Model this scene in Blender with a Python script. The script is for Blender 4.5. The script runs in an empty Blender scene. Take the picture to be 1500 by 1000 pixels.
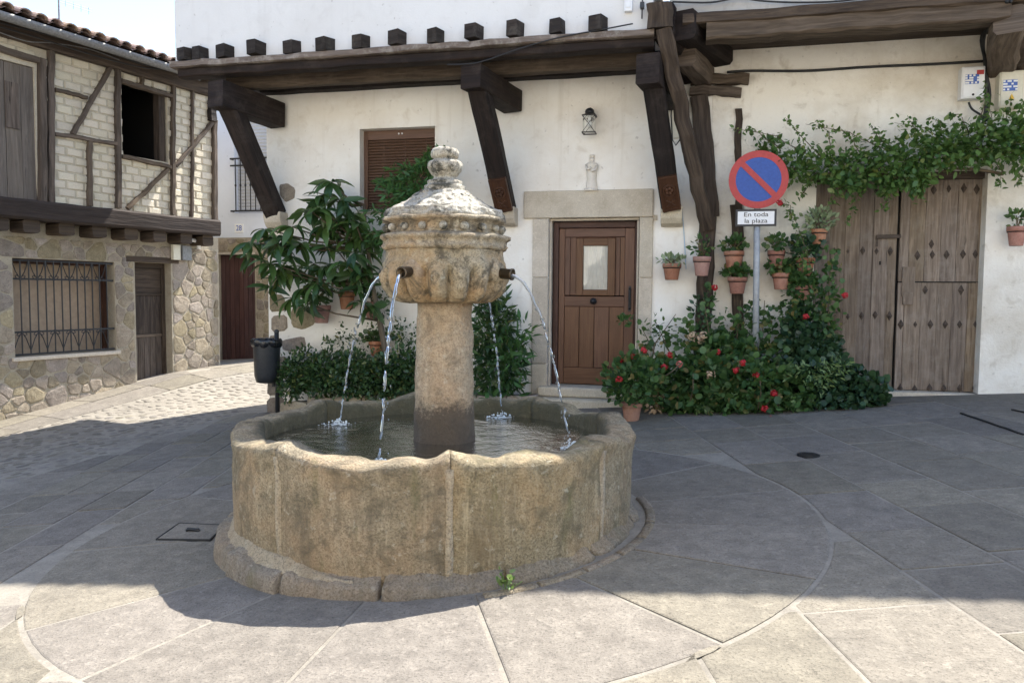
import bpy, math, random
import numpy as np
from mathutils import Vector, Matrix, noise as mnoise

random.seed(7)
rng = np.random.default_rng(7)
S = bpy.context.scene
C = S.collection
rad = math.radians

# ------------------------------------------------------------------ camera, sky, sun, exposure
F = 1127.0                       # focal length in pixels of the 1500 px wide photograph
PITCH, ROLL, YAW, HC = rad(3.6), rad(0.45), rad(13.2), 1.60
f0 = Vector((-math.sin(YAW), math.cos(YAW), 0)); r0 = Vector((math.cos(YAW), math.sin(YAW), 0)); u0 = Vector((0, 0, 1))
FW = f0*math.cos(PITCH) - u0*math.sin(PITCH)
UP = f0*math.sin(PITCH) + u0*math.cos(PITCH)
RT = r0*math.cos(ROLL) + UP*math.sin(ROLL)
UP = -r0*math.sin(ROLL) + UP*math.cos(ROLL)
CAM = Vector((0, 0, HC))
cam = bpy.data.cameras.new('camera'); cam.sensor_width = 36; cam.lens = F/1500*36; cam.clip_end = 400; cam.clip_start = 0.05
camo = bpy.data.objects.new('camera', cam); C.objects.link(camo)
camo.matrix_world = Matrix(((RT.x, UP.x, -FW.x, CAM.x), (RT.y, UP.y, -FW.y, CAM.y), (RT.z, UP.z, -FW.z, CAM.z), (0, 0, 0, 1)))
S.camera = camo

SUN_EL, SUN_AZ = rad(57.5), rad(29)          # azimuth measured from +Y towards +X
w = bpy.data.worlds.new('World'); S.world = w; w.use_nodes = True
wt = w.node_tree
sky = wt.nodes.new('ShaderNodeTexSky'); sky.sky_type = 'NISHITA'; sky.sun_disc = False
sky.sun_elevation = SUN_EL; sky.sun_rotation = SUN_AZ; sky.air_density = 1.0; sky.dust_density = 0.9; sky.ozone_density = 1.0
bg = wt.nodes['Background']; bg.inputs['Strength'].default_value = 0.125
wt.links.new(sky.outputs[0], bg.inputs[0])
sun = bpy.data.lights.new('sun', 'SUN'); sun.energy = 3.95; sun.angle = rad(0.5); sun.color = (1.0, 0.95, 0.86)
suno = bpy.data.objects.new('sun', sun); C.objects.link(suno)
sd = Vector((math.sin(SUN_AZ)*math.cos(SUN_EL), math.cos(SUN_AZ)*math.cos(SUN_EL), math.sin(SUN_EL)))
suno.rotation_euler = sd.to_track_quat('Z', 'Y').to_euler(); suno.location = (6, 12, 20)
S.view_settings.view_transform = 'Standard'; S.view_settings.look = 'None'
S.view_settings.exposure = 1.80; S.view_settings.gamma = 1; S.view_settings.use_curve_mapping = False
S.cycles.max_bounces = 8; S.cycles.transparent_max_bounces = 12; S.cycles.diffuse_bounces = 5

# ------------------------------------------------------------------ picture point -> place
def ray(x, y): return FW + RT*((x-750)/F) + UP*((500-y)/F)
def P(x, y, Y):                               # on the upright plane at distance Y along the square
    d = ray(x, y); return CAM + d*(Y/d.y)
def pln(x, y, p, n):
    d = ray(x, y); return CAM + d*((Vector(p)-CAM).dot(n)/d.dot(n))
FC = Vector((-1.68, 5.1, 0))                   # fountain axis
YF = 10.2                                     # front wall of the white houses
YJ = 9.05                                     # front of their jettied upper floors
# left house frame: s along its front, n out into the street
A_L = rad(13.8)
dL = Vector((math.sin(A_L), math.cos(A_L), 0)); nL = Vector((math.cos(A_L), -math.sin(A_L), 0))
_d = ray(0, 612); P0 = CAM + _d*(11.0/ (_d.dot(FW)))
P0 = Vector((P0.x, P0.y, 0))
def LW(s, n, z): return P0 + dL*s + nL*n + Vector((0, 0, z))
def LP(x, y, n=0.0):
    p = pln(x, y, LW(0, n, 0), nL); q = p - P0
    return q.dot(dL), p.z
def sstep(t): t = max(0., min(1., t)); return t*t*(3-2*t)
def G(x, y):                                  # height of the sloping square
    z = 0.066*(x-FC.x) + 0.02*(y-FC.y)
    q = Vector((x, y, 0)) - P0
    s, n = q.dot(dL), q.dot(nL)
    c = max(0., min(.50, .16 + .115*s)) if s > -1.4 else 0.
    return z + c*(1-sstep((n-0.2)/2.6))
def gp(x, y):
    d = ray(x, y); a = 1.; b = 1.
    while b < 60:
        p = CAM + d*b
        if p.z < G(p.x, p.y): break
        a = b; b += .25
    for _ in range(24):
        k = (a+b)/2; p = CAM + d*k
        if p.z < G(p.x, p.y): b = k
        else: a = k
    return p

# ------------------------------------------------------------------ node helpers
def newmat(name):
    m = bpy.data.materials.new(name); m.use_nodes = True
    t = m.node_tree; return m, t, t.nodes['Principled BSDF'], t.nodes['Material Output']
def nd(t, typ, ins=None, **props):
    n = t.nodes.new(typ)
    for k, v in props.items(): setattr(n, k, v)
    for k, v in (ins or {}).items():
        if isinstance(v, bpy.types.NodeSocket): t.links.new(v, n.inputs[k])
        else: n.inputs[k].default_value = v
    return n
def c4(c): return (c[0], c[1], c[2], 1)
def mix(t, f, a, b, blend='MIX'):
    n = t.nodes.new('ShaderNodeMix'); n.data_type = 'RGBA'; n.blend_type = blend
    for i, v in ((0, f), (6, a), (7, b)):
        if isinstance(v, bpy.types.NodeSocket): t.links.new(v, n.inputs[i])
        else: n.inputs[i].default_value = v if i == 0 else c4(v)
    return n.outputs[2]
def ramp(t, f, a, b, lo=0., hi=1.):
    n = nd(t, 'ShaderNodeMapRange', {0: f, 1: a, 2: b, 3: lo, 4: hi}); return n.outputs[0]
def mth(t, op, a, b=0.):
    return nd(t, 'ShaderNodeMath', {0: a, 1: b}, operation=op).outputs[0]
def coord(t, scale=(1, 1, 1), kind='Object', rnd=True):
    tc = t.nodes.new('ShaderNodeTexCoord')
    v = tc.outputs[kind]
    if rnd:
        oi = t.nodes.new('ShaderNodeObjectInfo')
        k = mth(t, 'MULTIPLY', oi.outputs['Random'], 57.)
        v = nd(t, 'ShaderNodeVectorMath', {0: v, 1: k}, operation='ADD').outputs[0]
    if scale != (1, 1, 1): v = nd(t, 'ShaderNodeVectorMath', {0: v, 1: scale}, operation='MULTIPLY').outputs[0]
    return v
def noi(t, v, scale, detail=4., rough=.6, dist=0.):
    return nd(t, 'ShaderNodeTexNoise', {'Vector': v, 'Scale': scale, 'Detail': detail, 'Roughness': rough, 'Distortion': dist}).outputs[0]
def wpos(t): return t.nodes.new('ShaderNodeNewGeometry').outputs['Position']
def bump(t, b, h, strength, dist=.02):
    n = nd(t, 'ShaderNodeBump', {'Height': h, 'Strength': strength, 'Distance': dist}); t.links.new(n.outputs[0], b.inputs['Normal'])
def objval(t, col, amt, hue=0.):
    oi = t.nodes.new('ShaderNodeObjectInfo')
    v = ramp(t, oi.outputs['Random'], 0, 1, 1-amt, 1+amt)
    k = mth(t, 'FRACT', mth(t, 'MULTIPLY', oi.outputs['Random'], 7.31))
    h = ramp(t, k, 0, 1, .5-hue, .5+hue); s = ramp(t, k, 0, 1, 1-amt, 1+amt)
    return nd(t, 'ShaderNodeHueSaturation', {'Hue': h, 'Saturation': s, 'Value': v, 'Color': col}).outputs[0]
M = {}
def plain(name, col, rough=.6, metal=0., var=.0, bmp=0., scale=30.):
    m, t, b, o = newmat(name)
    v = coord(t); n = noi(t, v, scale)
    c = mix(t, ramp(t, n, .3, .7), [x*(1-var) for x in col], [min(1, x*(1+var)) for x in col])
    t.links.new(c, b.inputs['Base Color']); b.inputs['Roughness'].default_value = rough; b.inputs['Metallic'].default_value = metal
    if bmp: bump(t, b, n, bmp, .01)
    M[name] = m; return m
def plaster(name, col, stain, amt=.5, bmp=.25):
    m, t, b, o = newmat(name)
    v = wpos(t)
    big = noi(t, v, .9, 6, .65); mid = noi(t, v, 5, 5, .6, .5); fine = noi(t, v, 60, 3)
    c = mix(t, ramp(t, big, .42, .72, 0, amt), col, stain)
    c = mix(t, ramp(t, mid, .56, .75, 0, amt*.7), c, [x*.86 for x in stain])
    sp = noi(t, v, 14, 2, .5); c = mix(t, ramp(t, sp, .70, .76, 0, .35), c, (.25, .21, .17))
    st = noi(t, nd(t, 'ShaderNodeVectorMath', {0: v, 1: (5, 5, .35)}, operation='MULTIPLY').outputs[0], 1.2, 4)
    c = mix(t, ramp(t, st, .58, .8, 0, amt*.6), c, [x*.8 for x in stain])
    t.links.new(c, b.inputs['Base Color']); b.inputs['Roughness'].default_value = .92
    h = mth(t, 'ADD', mth(t, 'MULTIPLY', mid, 1.), mth(t, 'MULTIPLY', fine, .25)); h = mth(t, 'ADD', h, mth(t, 'MULTIPLY', big, 1.5))
    bump(t, b, h, bmp, .03); M[name] = m; return m
def stone(name, c1, c2, speck=.5, rnd=.12, hue=.01, scale=4., fine=70., bmp=.5, dirt=0., dirtc=(.1, .09, .08), rough=.9, wet=None):
    m, t, b, o = newmat(name)
    v = coord(t)
    n1 = noi(t, v, scale, 6, .65, .3); n2 = noi(t, v, fine, 3, .7); n3 = noi(t, v, fine*.35, 4, .7)
    c = mix(t, ramp(t, n1, .32, .68), c1, c2)
    c = mix(t, ramp(t, n2, .52, .68, 0, speck), c, [x*.38 for x in c1])
    c = mix(t, ramp(t, n3, .55, .72, 0, speck*.8), c, [min(.85, x*1.45) for x in c2])
    c = objval(t, c, rnd, hue)
    if dirt:
        p = wpos(t); d = noi(t, p, .8, 7, .7, .4); c = mix(t, ramp(t, d, .48, .72, 0, dirt), c, dirtc)
        d2 = noi(t, p, 9., 4, .7); c = mix(t, ramp(t, d2, .60, .74, 0, dirt*.6), c, dirtc)
    t.links.new(c, b.inputs['Base Color']); b.inputs['Roughness'].default_value = rough
    h = mth(t, 'ADD', n1, mth(t, 'MULTIPLY', n2, .35)); h = mth(t, 'ADD', h, mth(t, 'MULTIPLY', n3, .5))
    bump(t, b, h, bmp, .015); M[name] = m; return m
def wood(name, c1, c2, rough=.75, sc=(3., 55., 1.), rnd=.15, bmp=.5, crack=.5, wear=0., wearc=(.4, .38, .35)):
    m, t, b, o = newmat(name)
    v = coord(t, sc, 'UV'); v1 = coord(t, (1.2, 9., 1.), 'UV')
    g = noi(t, v, 1., 5, .6, .6); g2 = noi(t, v1, 1.3, 5, .6, 1.2)
    c = mix(t, ramp(t, g, .3, .7), c1, c2)
    c = mix(t, ramp(t, g2, .35, .7, 0, .6), c, [x*.62 for x in c1])
    c = mix(t, ramp(t, g, .62, .72, 0, crack), c, [x*.3 for x in c1])
    if wear: 
        q = noi(t, wpos(t), 5., 5, .7); c = mix(t, ramp(t, q, .5, .66, 0, wear), c, wearc)
    c = objval(t, c, rnd, .005)
    t.links.new(c, b.inputs['Base Color']); b.inputs['Roughness'].default_value = rough; b.inputs['Specular IOR Level'].default_value = .3
    bump(t, b, mth(t, 'ADD', g, g2), bmp, .012); M[name] = m; return m
def leafmat(name, c1, c2, c3=None, rough=.45, trans=.3, obj=False):
    m, t, b, o = newmat(name)
    if obj: r = t.nodes.new('ShaderNodeObjectInfo').outputs['Random']
    else: r = t.nodes.new('ShaderNodeNewGeometry').outputs['Random Per Island']
    c = mix(t, ramp(t, r, 0., .85), c1, c2)
    if c3: c = mix(t, ramp(t, r, .9, .97), c, c3)
    t.links.new(c, b.inputs['Base Color']); b.inputs['Roughness'].default_value = rough
    tr = nd(t, 'ShaderNodeBsdfTranslucent', {0: mix(t, .5, c, (.16, .24, .03))})
    mx = nd(t, 'ShaderNodeMixShader', {0: trans}); t.links.new(b.outputs[0], mx.inputs[1]); t.links.new(tr.outputs[0], mx.inputs[2])
    t.links.new(mx.outputs[0], o.inputs[0]); M[name] = m; return m

plaster('whitewash', (.87, .84, .78), (.68, .60, .49), .62, .4)
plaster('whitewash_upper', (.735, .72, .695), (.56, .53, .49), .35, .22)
plaster('old_whitewash', (.84, .80, .72), (.50, .42, .31), .8, .7)
plaster('blue_white', (.68, .72, .80), (.56, .59, .66), .3, .15)
plaster('cream_wall', (.82, .77, .67), (.70, .62, .50), .3, .2)
plaster('grey_render', (.46, .44, .41), (.30, .28, .25), .8, .5)
stone('slab', (.132, .115, .093), (.208, .184, .149), .75, .16, .010, 8., 80, .9, .42, (.082, .073, .062))
stone('joint_ground', (.19, .17, .14), (.27, .245, .205), .4, 0, 0, 5, 60, .6, .6, (.08, .07, .058))
stone('cobble', (.13, .115, .095), (.21, .188, .158), .5, .25, .015, 9, 90, .6)
stone('granite', (.47, .405, .31), (.60, .53, .425), .6, .08, .006, 5, 110, .45)
stone('rubble', (.20, .16, .115), (.34, .285, .215), .6, .26, .016, 7, 60, 1.)
stone('mortar', (.31, .265, .195), (.40, .35, .265), .35, 0, 0, 6, 50, .8)
stone('brick_cream', (.60, .53, .405), (.71, .635, .50), .2, .07, .006, 9, 60, .7)
stone('brick_mortar', (.44, .385, .29), (.54, .475, .365), .3, 0, 0, 8, 50, .8)
stone('terracotta', (.28, .12, .078), (.38, .18, .125), .3, .2, .012, 14, 60, .3, .55, (.46, .36, .29))
stone('roof_tile', (.36, .235, .175), (.52, .40, .32), .7, .35, .02, 9, 40, .8, .5, (.10, .095, .085))
stone('plaster_figure', (.70, .65, .56), (.78, .73, .66), .2, 0, 0, 8, 80, .4)
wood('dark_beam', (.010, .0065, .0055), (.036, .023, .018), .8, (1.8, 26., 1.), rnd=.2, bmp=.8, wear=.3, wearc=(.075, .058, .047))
wood('weathered_top', (.11, .082, .062), (.25, .20, .165), .85, wear=.5, wearc=(.42, .38, .33))
wood('old_timber', (.034, .024, .018), (.12, .088, .064), .85, (1.6, 24., 1.), bmp=1., crack=.9)
wood('frame_wood', (.055, .040, .030), (.165, .125, .092), .88, (1.6, 24., 1.), bmp=1., crack=.8, wear=.2, wearc=(.22, .18, .14))
wood('sill_wood', (.018, .012, .010), (.05, .036, .029), .8, (1.6, 26., 1.), bmp=.8, crack=.8)
wood('rafter_wood', (.02, .015, .012), (.055, .042, .034), .85, (2., 24., 1.), bmp=.8, wear=.25, wearc=(.16, .14, .12))
wood('shutter_wood', (.12, .098, .082), (.21, .18, .155), .85, (1.6, 30., 1.), bmp=.7, crack=.7, rnd=.12)
wood('grey_timber', (.06, .043, .031), (.20, .155, .12), .88, (1.4, 20., 1.), bmp=1., crack=.95)
wood('gate_wood', (.15, .11, .08), (.36, .285, .215), .88, (1.5, 30., 1.), bmp=1., crack=.9, rnd=.16, wear=.35, wearc=(.32, .28, .235))
wood('door_wood', (.11, .050, .027), (.175, .088, .05), .42, bmp=.15, crack=.2, rnd=.08)
wood('door_dark', (.05, .021, .014), (.09, .04, .026), .45, bmp=.15, crack=.2, rnd=.05)
wood('red_plank', (.075, .036, .033), (.135, .070, .062), .6, bmp=.3, rnd=.14)
wood('blind_wood', (.115, .062, .038), (.18, .10, .066), .5, bmp=.1, crack=.1, rnd=.0)
wood('carved_wood', (.055, .026, .016), (.105, .05, .03), .5, bmp=.3)
wood('bark', (.10, .075, .045), (.22, .17, .11), .9)
plain('iron', (.018, .019, .022), .5, .3, .3)
plain('black_plastic', (.025, .027, .03), .38, 0, .2)
plain('bag_plastic', (.012, .013, .016), .25, 0, .2)
plain('cable', (.02, .02, .021), .6, 0, .2)
plain('galvanised', (.36, .37, .38), .6, .4, .15, .05, 20)
plain('grey_metal', (.20, .20, .20), .6, .3, .3, .2)
plain('sign_red', (.42, .045, .042), .55, 0, .12)
plain('sign_blue', (.02, .075, .32), .5, 0, .15)
plain('sign_white', (.78, .78, .78), .45, 0, .03)
plain('black_paint', (.02, .02, .022), .5)
plain('box_cream', (.66, .62, .50), .5, 0, .06)
plain('plate_blue', (.06, .13, .42), .5, 0, .1)
plain('warning_yellow', (.7, .42, .03), .5)
plain('spray', (.62, .67, .68), .15, 0, .05)
plain('blind_brown', (.15, .088, .058), .55, 0, .08)
plain('pale_cord', (.42, .55, .68), .6)
plain('foam', (.75, .78, .78), .3, 0, .05)
plain('rust_iron', (.075, .055, .042), .8, .1, .4, .3)
plain('soil', (.05, .035, .025), .95, 0, .4, .5)
plain('dark_void', (.012, .011, .01), .9)
plain('curtain', (.88, .87, .85), .8, 0, .05, .2, 8)
plain('blind_grey', (.50, .51, .53), .6, 0, .05)
plain('brown_panel', (.34, .25, .17), .7, 0, .15, .1, 12)
plain('petal_red', (.40, .014, .02), .6, 0, .25)
plain('petal_pink', (.62, .16, .13), .6, 0, .25)
plain('dry_flower', (.42, .30, .20), .8, 0, .3)
plain('bronze', (.10, .075, .05), .4, .8, .3)
plain('lamp_metal', (.06, .055, .05), .5, .6, .3)
leafmat('leaf_loquat', (.026, .072, .022), (.085, .155, .042), (.15, .23, .06), .3, .28, True)
leafmat('leaf_fern', (.037, .106, .031), (.075, .175, .050), None, .5, .35)
leafmat('leaf_hedge', (.018, .050, .020), (.070, .13, .042), (.16, .17, .05), .38, .22)
leafmat('leaf_vine', (.040, .105, .030), (.14, .245, .065), (.26, .29, .09), .45, .38)
leafmat('leaf_geranium', (.024, .070, .022), (.095, .185, .055), (.24, .19, .07), .5, .3)
leafmat('leaf_ivy', (.014, .042, .024), (.050, .105, .050), None, .4, .2)
leafmat('leaf_pale', (.100, .175, .056), (.213, .300, .112), None, .5, .35)
leafmat('leaf_silver', (.150, .213, .112), (.375, .450, .275), None, .6, .3)

def fountain_stone(name, c1, c2, lich, lamt, ochre=0., streak=.5, wetz=None, moss=.3, rnd=.06, algae=None):
    m, t, b, o = newmat(name)
    v = coord(t, rnd=False); p = wpos(t)
    n1 = noi(t, p, 3., 6, .65, .4); n2 = noi(t, p, 85., 3, .7); n3 = noi(t, p, 28, 4, .75)
    c = mix(t, ramp(t, n1, .3, .7), c1, c2)
    c = mix(t, ramp(t, n2, .48, .64, 0, .7), c, [x*.34 for x in c1])
    g2 = noi(t, p, 42., 3, .75); c = mix(t, ramp(t, g2, .52, .66, 0, .55), c, [x*.5 for x in c1])
    c = mix(t, ramp(t, n3, .54, .70, 0, .45), c, [min(.85, x*1.4) for x in c2])
    if ochre: c = mix(t, ramp(t, noi(t, p, 2.2, 5, .6), .44, .62, 0, ochre), c, (.50, .29, .13))
    sv = nd(t, 'ShaderNodeVectorMath', {0: p, 1: (7, 7, .7)}, operation='MULTIPLY').outputs[0]
    s = noi(t, sv, 1., 5, .65, .4); c = mix(t, ramp(t, s, .5, .70, 0, streak), c, (.15, .115, .07))
    s2 = noi(t, nd(t, 'ShaderNodeVectorMath', {0: p, 1: (4, 4, .9)}, operation='MULTIPLY').outputs[0], 1.3, 5, .7)
    c = mix(t, ramp(t, s2, .56, .72, 0, moss), c, (.10, .105, .035))
    s3 = noi(t, nd(t, 'ShaderNodeVectorMath', {0: p, 1: (9, 9, .8)}, operation='MULTIPLY').outputs[0], 1.7, 5, .7); c = mix(t, ramp(t, s3, .57, .70, 0, streak*.55), c, [min(.8, x*1.35) for x in c2])
    l = noi(t, p, 6.5, 7, .75, .6); c = mix(t, ramp(t, l, .50, .60, 0, lamt), c, lich)
    l2 = noi(t, p, 15., 5, .7, .3); c = mix(t, ramp(t, l2, .60, .68, 0, lamt*.6), c, (.62, .60, .50))
    if wetz is not None:
        z = nd(t, 'ShaderNodeSeparateXYZ', {0: p}).outputs[2]
        f = mth(t, 'ADD', z, mth(t, 'MULTIPLY', noi(t, p, 13, 7, .8), .5))
        c = mix(t, ramp(t, f, wetz+.13, wetz+.02, 0, .88), c, (.05, .037, .024))
    if algae:                                   # growth on the wet inner face of the basin
        dv = nd(t, 'ShaderNodeVectorMath', {0: p, 1: (algae[0], algae[1], 0)}, operation='SUBTRACT').outputs[0]
        dv = nd(t, 'ShaderNodeVectorMath', {0: dv, 1: (1, 1, 0)}, operation='MULTIPLY').outputs[0]
        ln = nd(t, 'ShaderNodeVectorMath', {0: dv}, operation='LENGTH').outputs['Value']
        ln = mth(t, 'ADD', ln, mth(t, 'MULTIPLY', noi(t, p, 7, 5, .7), .10))
        c = mix(t, ramp(t, ln, 1.275, 1.215, 0, .85), c, (.055, .052, .028))
    c = objval(t, c, rnd, .003)
    t.links.new(c, b.inputs['Base Color']); b.inputs['Roughness'].default_value = .9
    h = mth(t, 'ADD', n1, mth(t, 'MULTIPLY', n2, .3)); h = mth(t, 'ADD', h, mth(t, 'MULTIPLY', n3, .7)); h = mth(t, 'ADD', h, mth(t, 'MULTIPLY', l, .5))
    bump(t, b, h, 1., .028); M[name] = m
fountain_stone('basin_stone', (.235, .188, .112), (.36, .30, .20), (.095, .08, .05), .55, .22, .95, None, .8, .07, (-1.732, 5.088))
fountain_stone('basin_joint', (.34, .285, .205), (.44, .38, .285), (.30, .23, .15), .4, .1, .35, None, .15)
fountain_stone('plinth_stone', (.20, .165, .12), (.285, .24, .18), (.16, .13, .09), .35, .1, .3, None, .35, .15)
fountain_stone('column_stone', (.35, .275, .18), (.47, .395, .285), (.15, .115, .075), .5, .35, .45, 1.02, .2)
fountain_stone('head_stone', (.34, .28, .19), (.49, .42, .31), (.075, .065, .048), .8, .5, .55, None, .25)
fountain_stone('cap_stone', (.38, .35, .285), (.55, .515, .435), (.055, .053, .04), .95, .1, .3, None, .35)

def water_mat():
    m, t, b, o = newmat('water')
    v = wpos(t)
    n = noi(t, v, 9., 4, .6, .8); n2 = noi(t, v, 34., 3, .6, .4)
    bm = nd(t, 'ShaderNodeBump', {'Height': mth(t, 'ADD', n, mth(t, 'MULTIPLY', n2, .35)), 'Strength': .4, 'Distance': .02})
    gl = nd(t, 'ShaderNodeBsdfGlossy', {'Roughness': .06, 'Normal': bm.outputs[0]})
    tr = nd(t, 'ShaderNodeBsdfTransparent', {0: (.55, .64, .50, 1)})
    df = nd(t, 'ShaderNodeBsdfDiffuse', {0: (.075, .135, .09, 1)})
    a = nd(t, 'ShaderNodeMixShader', {0: .45}); t.links.new(tr.outputs[0], a.inputs[1]); t.links.new(df.outputs[0], a.inputs[2])
    fr = nd(t, 'ShaderNodeFresnel', {'IOR': 1.33, 'Normal': bm.outputs[0]})
    mx = nd(t, 'ShaderNodeMixShader', {0: fr.outputs[0]}); t.links.new(a.outputs[0], mx.inputs[1]); t.links.new(gl.outputs[0], mx.inputs[2])
    t.links.new(mx.outputs[0], o.inputs[0]); M['water'] = m
water_mat()
def jet_mat():
    m, t, b, o = newmat('falling_water')
    gl = nd(t, 'ShaderNodeBsdfGlossy', {'Roughness': .05})
    tr = nd(t, 'ShaderNodeBsdfTransparent', {0: (.93, .95, .95, 1)})
    tl = nd(t, 'ShaderNodeBsdfTranslucent', {0: (.85, .88, .9, 1)})
    a = nd(t, 'ShaderNodeMixShader', {0: .35}); t.links.new(tr.outputs[0], a.inputs[1]); t.links.new(tl.outputs[0], a.inputs[2])
    fr = nd(t, 'ShaderNodeFresnel', {'IOR': 1.45})
    mx = nd(t, 'ShaderNodeMixShader', {0: fr.outputs[0]}); t.links.new(a.outputs[0], mx.inputs[1]); t.links.new(gl.outputs[0], mx.inputs[2])
    t.links.new(mx.outputs[0], o.inputs[0]); M['falling_water'] = m
jet_mat()
def glass_mat():
    m, t, b, o = newmat('glass')
    gl = nd(t, 'ShaderNodeBsdfGlossy', {'Roughness': .02})
    tr = nd(t, 'ShaderNodeBsdfTransparent', {0: (.95, .96, .96, 1)})
    fr = nd(t, 'ShaderNodeFresnel', {'IOR': 1.6})
    mx = nd(t, 'ShaderNodeMixShader', {0: fr.outputs[0]}); t.links.new(tr.outputs[0], mx.inputs[1]); t.links.new(gl.outputs[0], mx.inputs[2])
    t.links.new(mx.outputs[0], o.inputs[0]); M['glass'] = m
glass_mat()

# ------------------------------------------------------------------ mesh helpers
def thing(name, label, cat, loc=(0, 0, 0), group=None, kind=None):
    o = bpy.data.objects.new(name, None); C.objects.link(o); o.location = loc; o.empty_display_size = .1
    tag(o, label, cat, group, kind); return o
def tag(o, label=None, cat=None, group=None, kind=None):
    if label: o['label'] = label
    if cat: o['category'] = cat
    if group: o['group'] = group
    if kind: o['kind'] = kind
    return o
WL = {}
def wloc(o):
    v = Vector((0, 0, 0))
    while o is not None: v += Vector(o.location); o = o.parent
    return v
class MB:
    def __init__(s, xf=None): s.v = []; s.f = []; s.uv = []; s.xf = xf
    def face(s, idx, uvs=None): s.f.append(tuple(idx)); s.uv.append(uvs)
    def add(s, vs, fs, uvf=None):
        b = len(s.v); s.v += [tuple(x) for x in vs]
        for f in fs: s.face([b+i for i in f], [uvf(vs[i]) for i in f] if uvf else None)
        return s
    def obox(s, c, ex, ey, ez):
        c, ex, ey, ez = Vector(c), Vector(ex), Vector(ey), Vector(ez)
        vs = [c+ex*a+ey*b+ez*d for a in (-1, 1) for b in (-1, 1) for d in (-1, 1)]
        lens = [2*ex.length, 2*ey.length, 2*ez.length]; k = lens.index(max(lens))
        par = [(a, b, d) for a in (-1, 1) for b in (-1, 1) for d in (-1, 1)]
        fs = [(0, 1, 3, 2), (4, 6, 7, 5), (0, 4, 5, 1), (2, 3, 7, 6), (0, 2, 6, 4), (1, 5, 7, 3)]
        b0 = len(s.v); s.v += [tuple(x) for x in vs]; off = (c.x*.37+c.y*.71+c.z*.53)
        for f in fs:
            uvs = []
            for i in f:
                q = [par[i][j]*lens[j]/2 for j in range(3)]
                uvs.append((q[k]+off, sum(q[j] for j in range(3) if j != k)+off))
            s.face([b0+i for i in f], uvs)
        return s
    def box(s, x0, x1, y0, y1, z0, z1):
        return s.obox(((x0+x1)/2, (y0+y1)/2, (z0+z1)/2), (abs(x1-x0)/2, 0, 0), (0, abs(y1-y0)/2, 0), (0, 0, abs(z1-z0)/2))
    def beam(s, p0, p1, wd, ht, up=(0, 0, 1), seg=1, jit=0., ch=.12, taper=1., bow=0.):
        p0, p1, up = Vector(p0), Vector(p1), Vector(up)
        d = (p1-p0); L = d.length; d.normalize(); sx = d.cross(up).normalized(); sy = sx.cross(d).normalized()
        prof = [(-.5+ch, -.5), (.5-ch, -.5), (.5, -.5+ch), (.5, .5-ch), (.5-ch, .5), (-.5+ch, .5), (-.5, .5-ch), (-.5, -.5+ch)]
        per = [0]
        for i in range(8):
            a, b = prof[i], prof[(i+1) % 8]; per.append(per[-1]+math.hypot((b[0]-a[0])*wd, (b[1]-a[1])*ht))
        b0 = len(s.v); off = random.random()*9
        rows = []
        for k in range(seg+1):
            t = k/seg; sc = 1+(taper-1)*t; c = p0+d*L*t + sy*bow*math.sin(math.pi*t)
            jx, jy = random.uniform(-jit, jit), random.uniform(-jit, jit)
            row = []
            for (a, b) in prof:
                q = c+sx*(a*wd*sc+jx+random.uniform(-jit, jit)*.6)+sy*(b*ht*sc+jy+random.uniform(-jit, jit)*.6)
                row.append(len(s.v)); s.v.append(tuple(q))
            rows.append(row)
        for k in range(seg):
            for i in range(8):
                j = (i+1) % 8
                u0_, u1_ = L*k/seg+off, L*(k+1)/seg+off
                s.face((rows[k][i], rows[k][j], rows[k+1][j], rows[k+1][i]), [(u0_, per[i]+off), (u0_, per[i+1]+off), (u1_, per[i+1]+off), (u1_, per[i]+off)])
        for row, rv in ((rows[0], True), (rows[-1], False)):
            ii = row[::-1] if rv else row
            s.face(ii, [(prof[row.index(i)][0]*wd*.15+off, prof[row.index(i)][1]*ht+off) for i in ii])
        return s
    def tube(s, pts, r, n=6, caps=True):
        pts = [Vector(p) for p in pts]; b0 = len(s.v); m = len(pts)
        rr = r if isinstance(r, (list, tuple)) else [r]*m
        ref = Vector((0, 0, 1)); L = 0.; rows = []
        for k, p in enumerate(pts):
            d = (pts[min(k+1, m-1)]-pts[max(k-1, 0)])
            if d.length < 1e-9: d = Vector((0, 0, 1))
            d.normalize()
            if abs(d.dot(ref)) > .95: ref = Vector((1, .1, 0)).normalized()
            a = d.cross(ref).normalized(); b = a.cross(d).normalized(); ref = b
            if k: L += (p-pts[k-1]).length
            rows.append((len(s.v), L))
            for i in range(n):
                t = 2*math.pi*i/n; s.v.append(tuple(p+a*math.cos(t)*rr[k]+b*math.sin(t)*rr[k]))
        for k in range(m-1):
            for i in range(n):
                j = (i+1) % n; (ra, la), (rb, lb) = rows[k], rows[k+1]; q = 2*math.pi*rr[k]/n
                s.face((ra+i, ra+j, rb+j, rb+i), [(la, i*q), (la, (i+1)*q), (lb, (i+1)*q), (lb, i*q)])
        if caps:
            s.face([rows[0][0]+i for i in range(n)][::-1]); s.face([rows[-1][0]+i for i in range(n)])
        return s
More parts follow.
